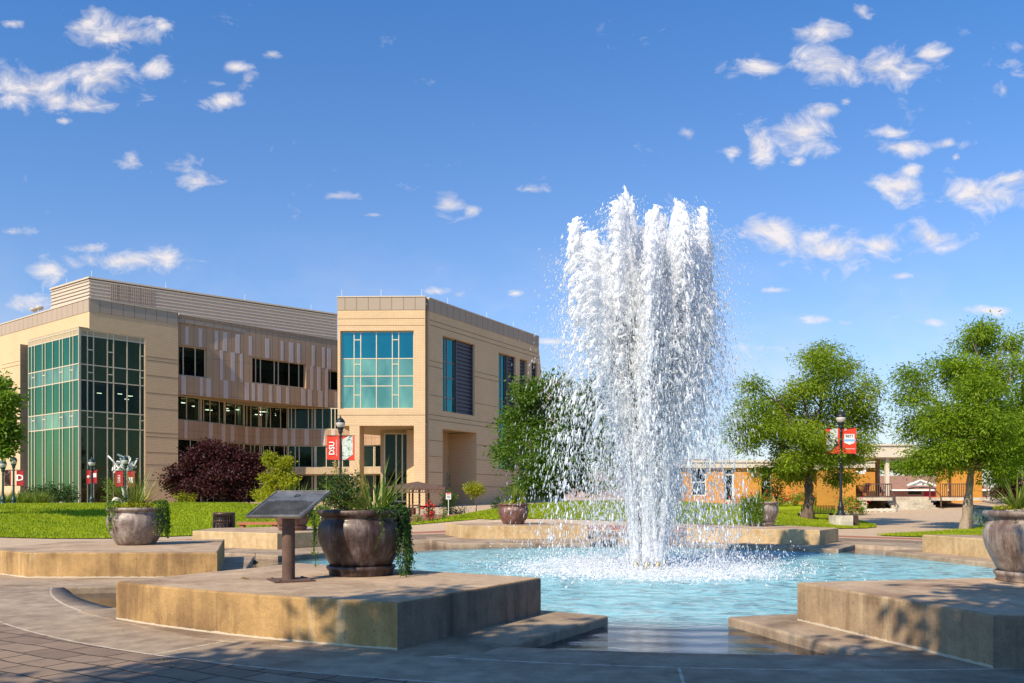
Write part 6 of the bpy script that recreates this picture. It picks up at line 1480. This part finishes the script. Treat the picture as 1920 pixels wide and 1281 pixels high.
# brick terrace and beds
b = MB(); fl0 = [G(770, 983), G(800, 984.5)]; 
TW = [(-6.9, 44.6), (-3.4, 45.4), (-2.6, 48.2), (-2.9, 53), (-8.4, 53), (-8.6, 45.6)]
b.prism(TW, -.2, .52, bev=.02); tag(b.build('brick_terrace', M['brick_red']), 'low red brick terrace in front of the pergola', 'terrace')
q = gp(841, 51); t = thing('sign_post', 'small white sign with a red top on a thin post, before the tower wall', 'sign', tuple(q))
zt_ = CH + (HY - 925) * 51 / F; b = MB(); b.tube([tuple(q), (q.x, q.y, zt_)], .022, 8); b.build('post', M['white'], t)
b = MB(); b.box((q.x, q.y - .03, CH + (HY - 930.5) * 51 / F), (.3, .02, .38)); b.build('panel', M['white'], t)
b = MB(); b.box((q.x, q.y - .045, CH + (HY - 926) * 51 / F), (.24, .012, .07)); b.build('heading', M['red'], t)
b = MB()
for k in range(3): b.box((q.x, q.y - .045, CH + (HY - 930 - k * 1.8) * 51 / F), (.2, .01, .022))
b.build('small_print', M['black'], t)
for i, px in enumerate((876, 883, 891)):
    q = gp(px, 58); b = MB(); pts = [(q.x - .17 + .34 * (1 - math.cos(a)) / 2, q.y, q.z + .45 + .2 * math.sin(a)) for a in np.linspace(0, PI, 9)]; b.tube([(q.x - .17, q.y, q.z - .05)] + pts + [(q.x + .17, q.y, q.z - .05)], .022, 6)
    tag(b.build('bike_rack', M['louver']), ['left', 'middle', 'right'][i] + 'most of the metal hoops at the foot of the sapling' if i != 1 else 'middle one of the metal hoops at the foot of the sapling', 'bike rack', 'metal bicycle hoops')
q = gp(602.8, 47); b = MB(); b.lathe(tuple(q), [(0, 0), (.08, 0), (.08, .8), (.095, .82), (.095, .9), (0, .93)], 14); tag(b.build('bollard_light', M['white']), 'white bollard light on the lawn between plaque and dark pot', 'bollard')
# water spout and little nozzle
q = at(1757, 1031, .006); b = MB(); b.lathe((q.x, q.y, .006), [(0, 0), (.09, 0), (.09, .03), (.035, .06), (.03, .2), (.05, .24), (.05, .3), (0, .33)], 10); b.tube([(q.x, q.y, .26), (q.x - .12, q.y - .03, .3)], .02, 6); tag(b.build('water_spout', M['brass']), 'small rusty spout on the ledge at the rust-stained plinth', 'spout')
q = at(478, 1055, WZ); b = MB(); b.lathe((q.x, q.y, WZ - .1), [(0, 0), (.09, .02), (.11, .09), (.04, .14), (.015, .17), (.012, .36), (0, .37)], 10); tag(b.build('water_spout', M['bronze']), 'small dark nozzle in the side channel left of the plaque post', 'spout')
for i, (x_, y_) in enumerate(((332, 1101.5), (548, 1115.5))):
    q = at(x_, y_, .47); b = MB(); b.v = []; b.lathe((q.x, q.y - .01, .46), [(0, -.025), (.018, -.018), (.025, 0), (.018, .018), (0, .025)], 12); tag(b.build('steel_knob', M['plaque']), ['steel skate stop on the ochre plinth edge, nearer its left corner', 'steel skate stop on the ochre plinth edge below the plaque post'][i], 'skate stop', 'steel skate stops on plinth edge')
# porch chairs
def chair(label, px, dep, mat, face):
    p_ = Vector(FC.pt(FC.u(px), zd, -dep)); t = thing('porch_chair', label, 'chair', tuple(p_)); R = Matrix.Translation(p_) @ Matrix.Rotation(face, 4, 'Z')
    b = MB(); b.obox(R @ Matrix.Translation((0, 0, .38)) @ Matrix.Rotation(-.12, 4, 'X'), (.55, .5, .04)); b.build('seat', mat, t)
    b = MB()
    for k in range(5): b.obox(R @ Matrix.Translation(((k - 2) * .115, .33, .7)) @ Matrix.Rotation(-.35, 4, 'X'), (.09, .025, .75))
    b.build('backrest', mat, t)
    for s_ in (-1, 1):
        b = MB(); b.obox(R @ Matrix.Translation((s_ * .3, 0, .56)), (.12, .68, .03)); b.build('armrest', mat, t)
        b = MB(); b.obox(R @ Matrix.Translation((s_ * .3, -.28, .27)), (.05, .06, .55)); b.build('leg', mat, t)
        b = MB(); b.obox(R @ Matrix.Translation((s_ * .3, .2, .2)), (.05, .06, .42)); b.build('leg', mat, t)
chair('red slatted armchair behind the left porch railing', 1651, 3.0, M['dark_red'], -PI / 2 + .3)
chair('black slatted armchair at the top of the porch steps', 1687, 2.6, M['black'], PI / 2)
# pale rocks under the deck
rk = MB()
for k in range(1): pass
for i, px in enumerate(np.linspace(1630, 1675, 9)):
    q = gp(float(px), 59); b = MB(); b.lathe((q.x, q.y - .3 * (i % 2), q.z - .05), [(0, 0), (.24, 0), (.27, .12), (.18, .26), (0, .3)], 8, smooth=False, wob=.6); o = b.build('boulder', M['stone']); tag(o, 'pale rock in the row under the left porch deck', 'rock', 'pale rocks under the porch deck')
# fallen leaves
for i, (x_, y_) in enumerate(((457, 1085), (463, 1086.5))):
    q = at(x_, y_, .505); b = MB(); b.add([(q.x - .05, q.y, .505), (q.x, q.y - .02, .53), (q.x + .05, q.y, .51), (q.x, q.y + .03, .508)], [(0, 1, 2, 3)]); tag(b.build('fallen_leaf', M['straw']), ['dry curled leaf on the ochre plinth, the left of two', 'dry curled leaf on the ochre plinth, the right of two'][i], 'leaf')

# blown leaves and grit on the paving
n = 260; x = rng.uniform(-6, 7, n); y = rng.uniform(7.2, 13, n); k = (np.hypot(x - C.x, y - C.y) > 12.5); x = x[k]; y = y[k]; n = len(x)
P = np.stack([x, y, np.full(n, .008)], 1); dd = rng.normal(0, 1, (n, 3)); dd[:, 2] = np.abs(dd[:, 2]) * .15; V, Fc = leafquads(P, .028, dirs=dd * 3, asp=.6)
V[:, 2] = np.maximum(V[:, 2], .006); tag(npmesh('leaf_litter', V, Fc, M['straw'], org=Vector((0, 9, 0))), kind='stuff')
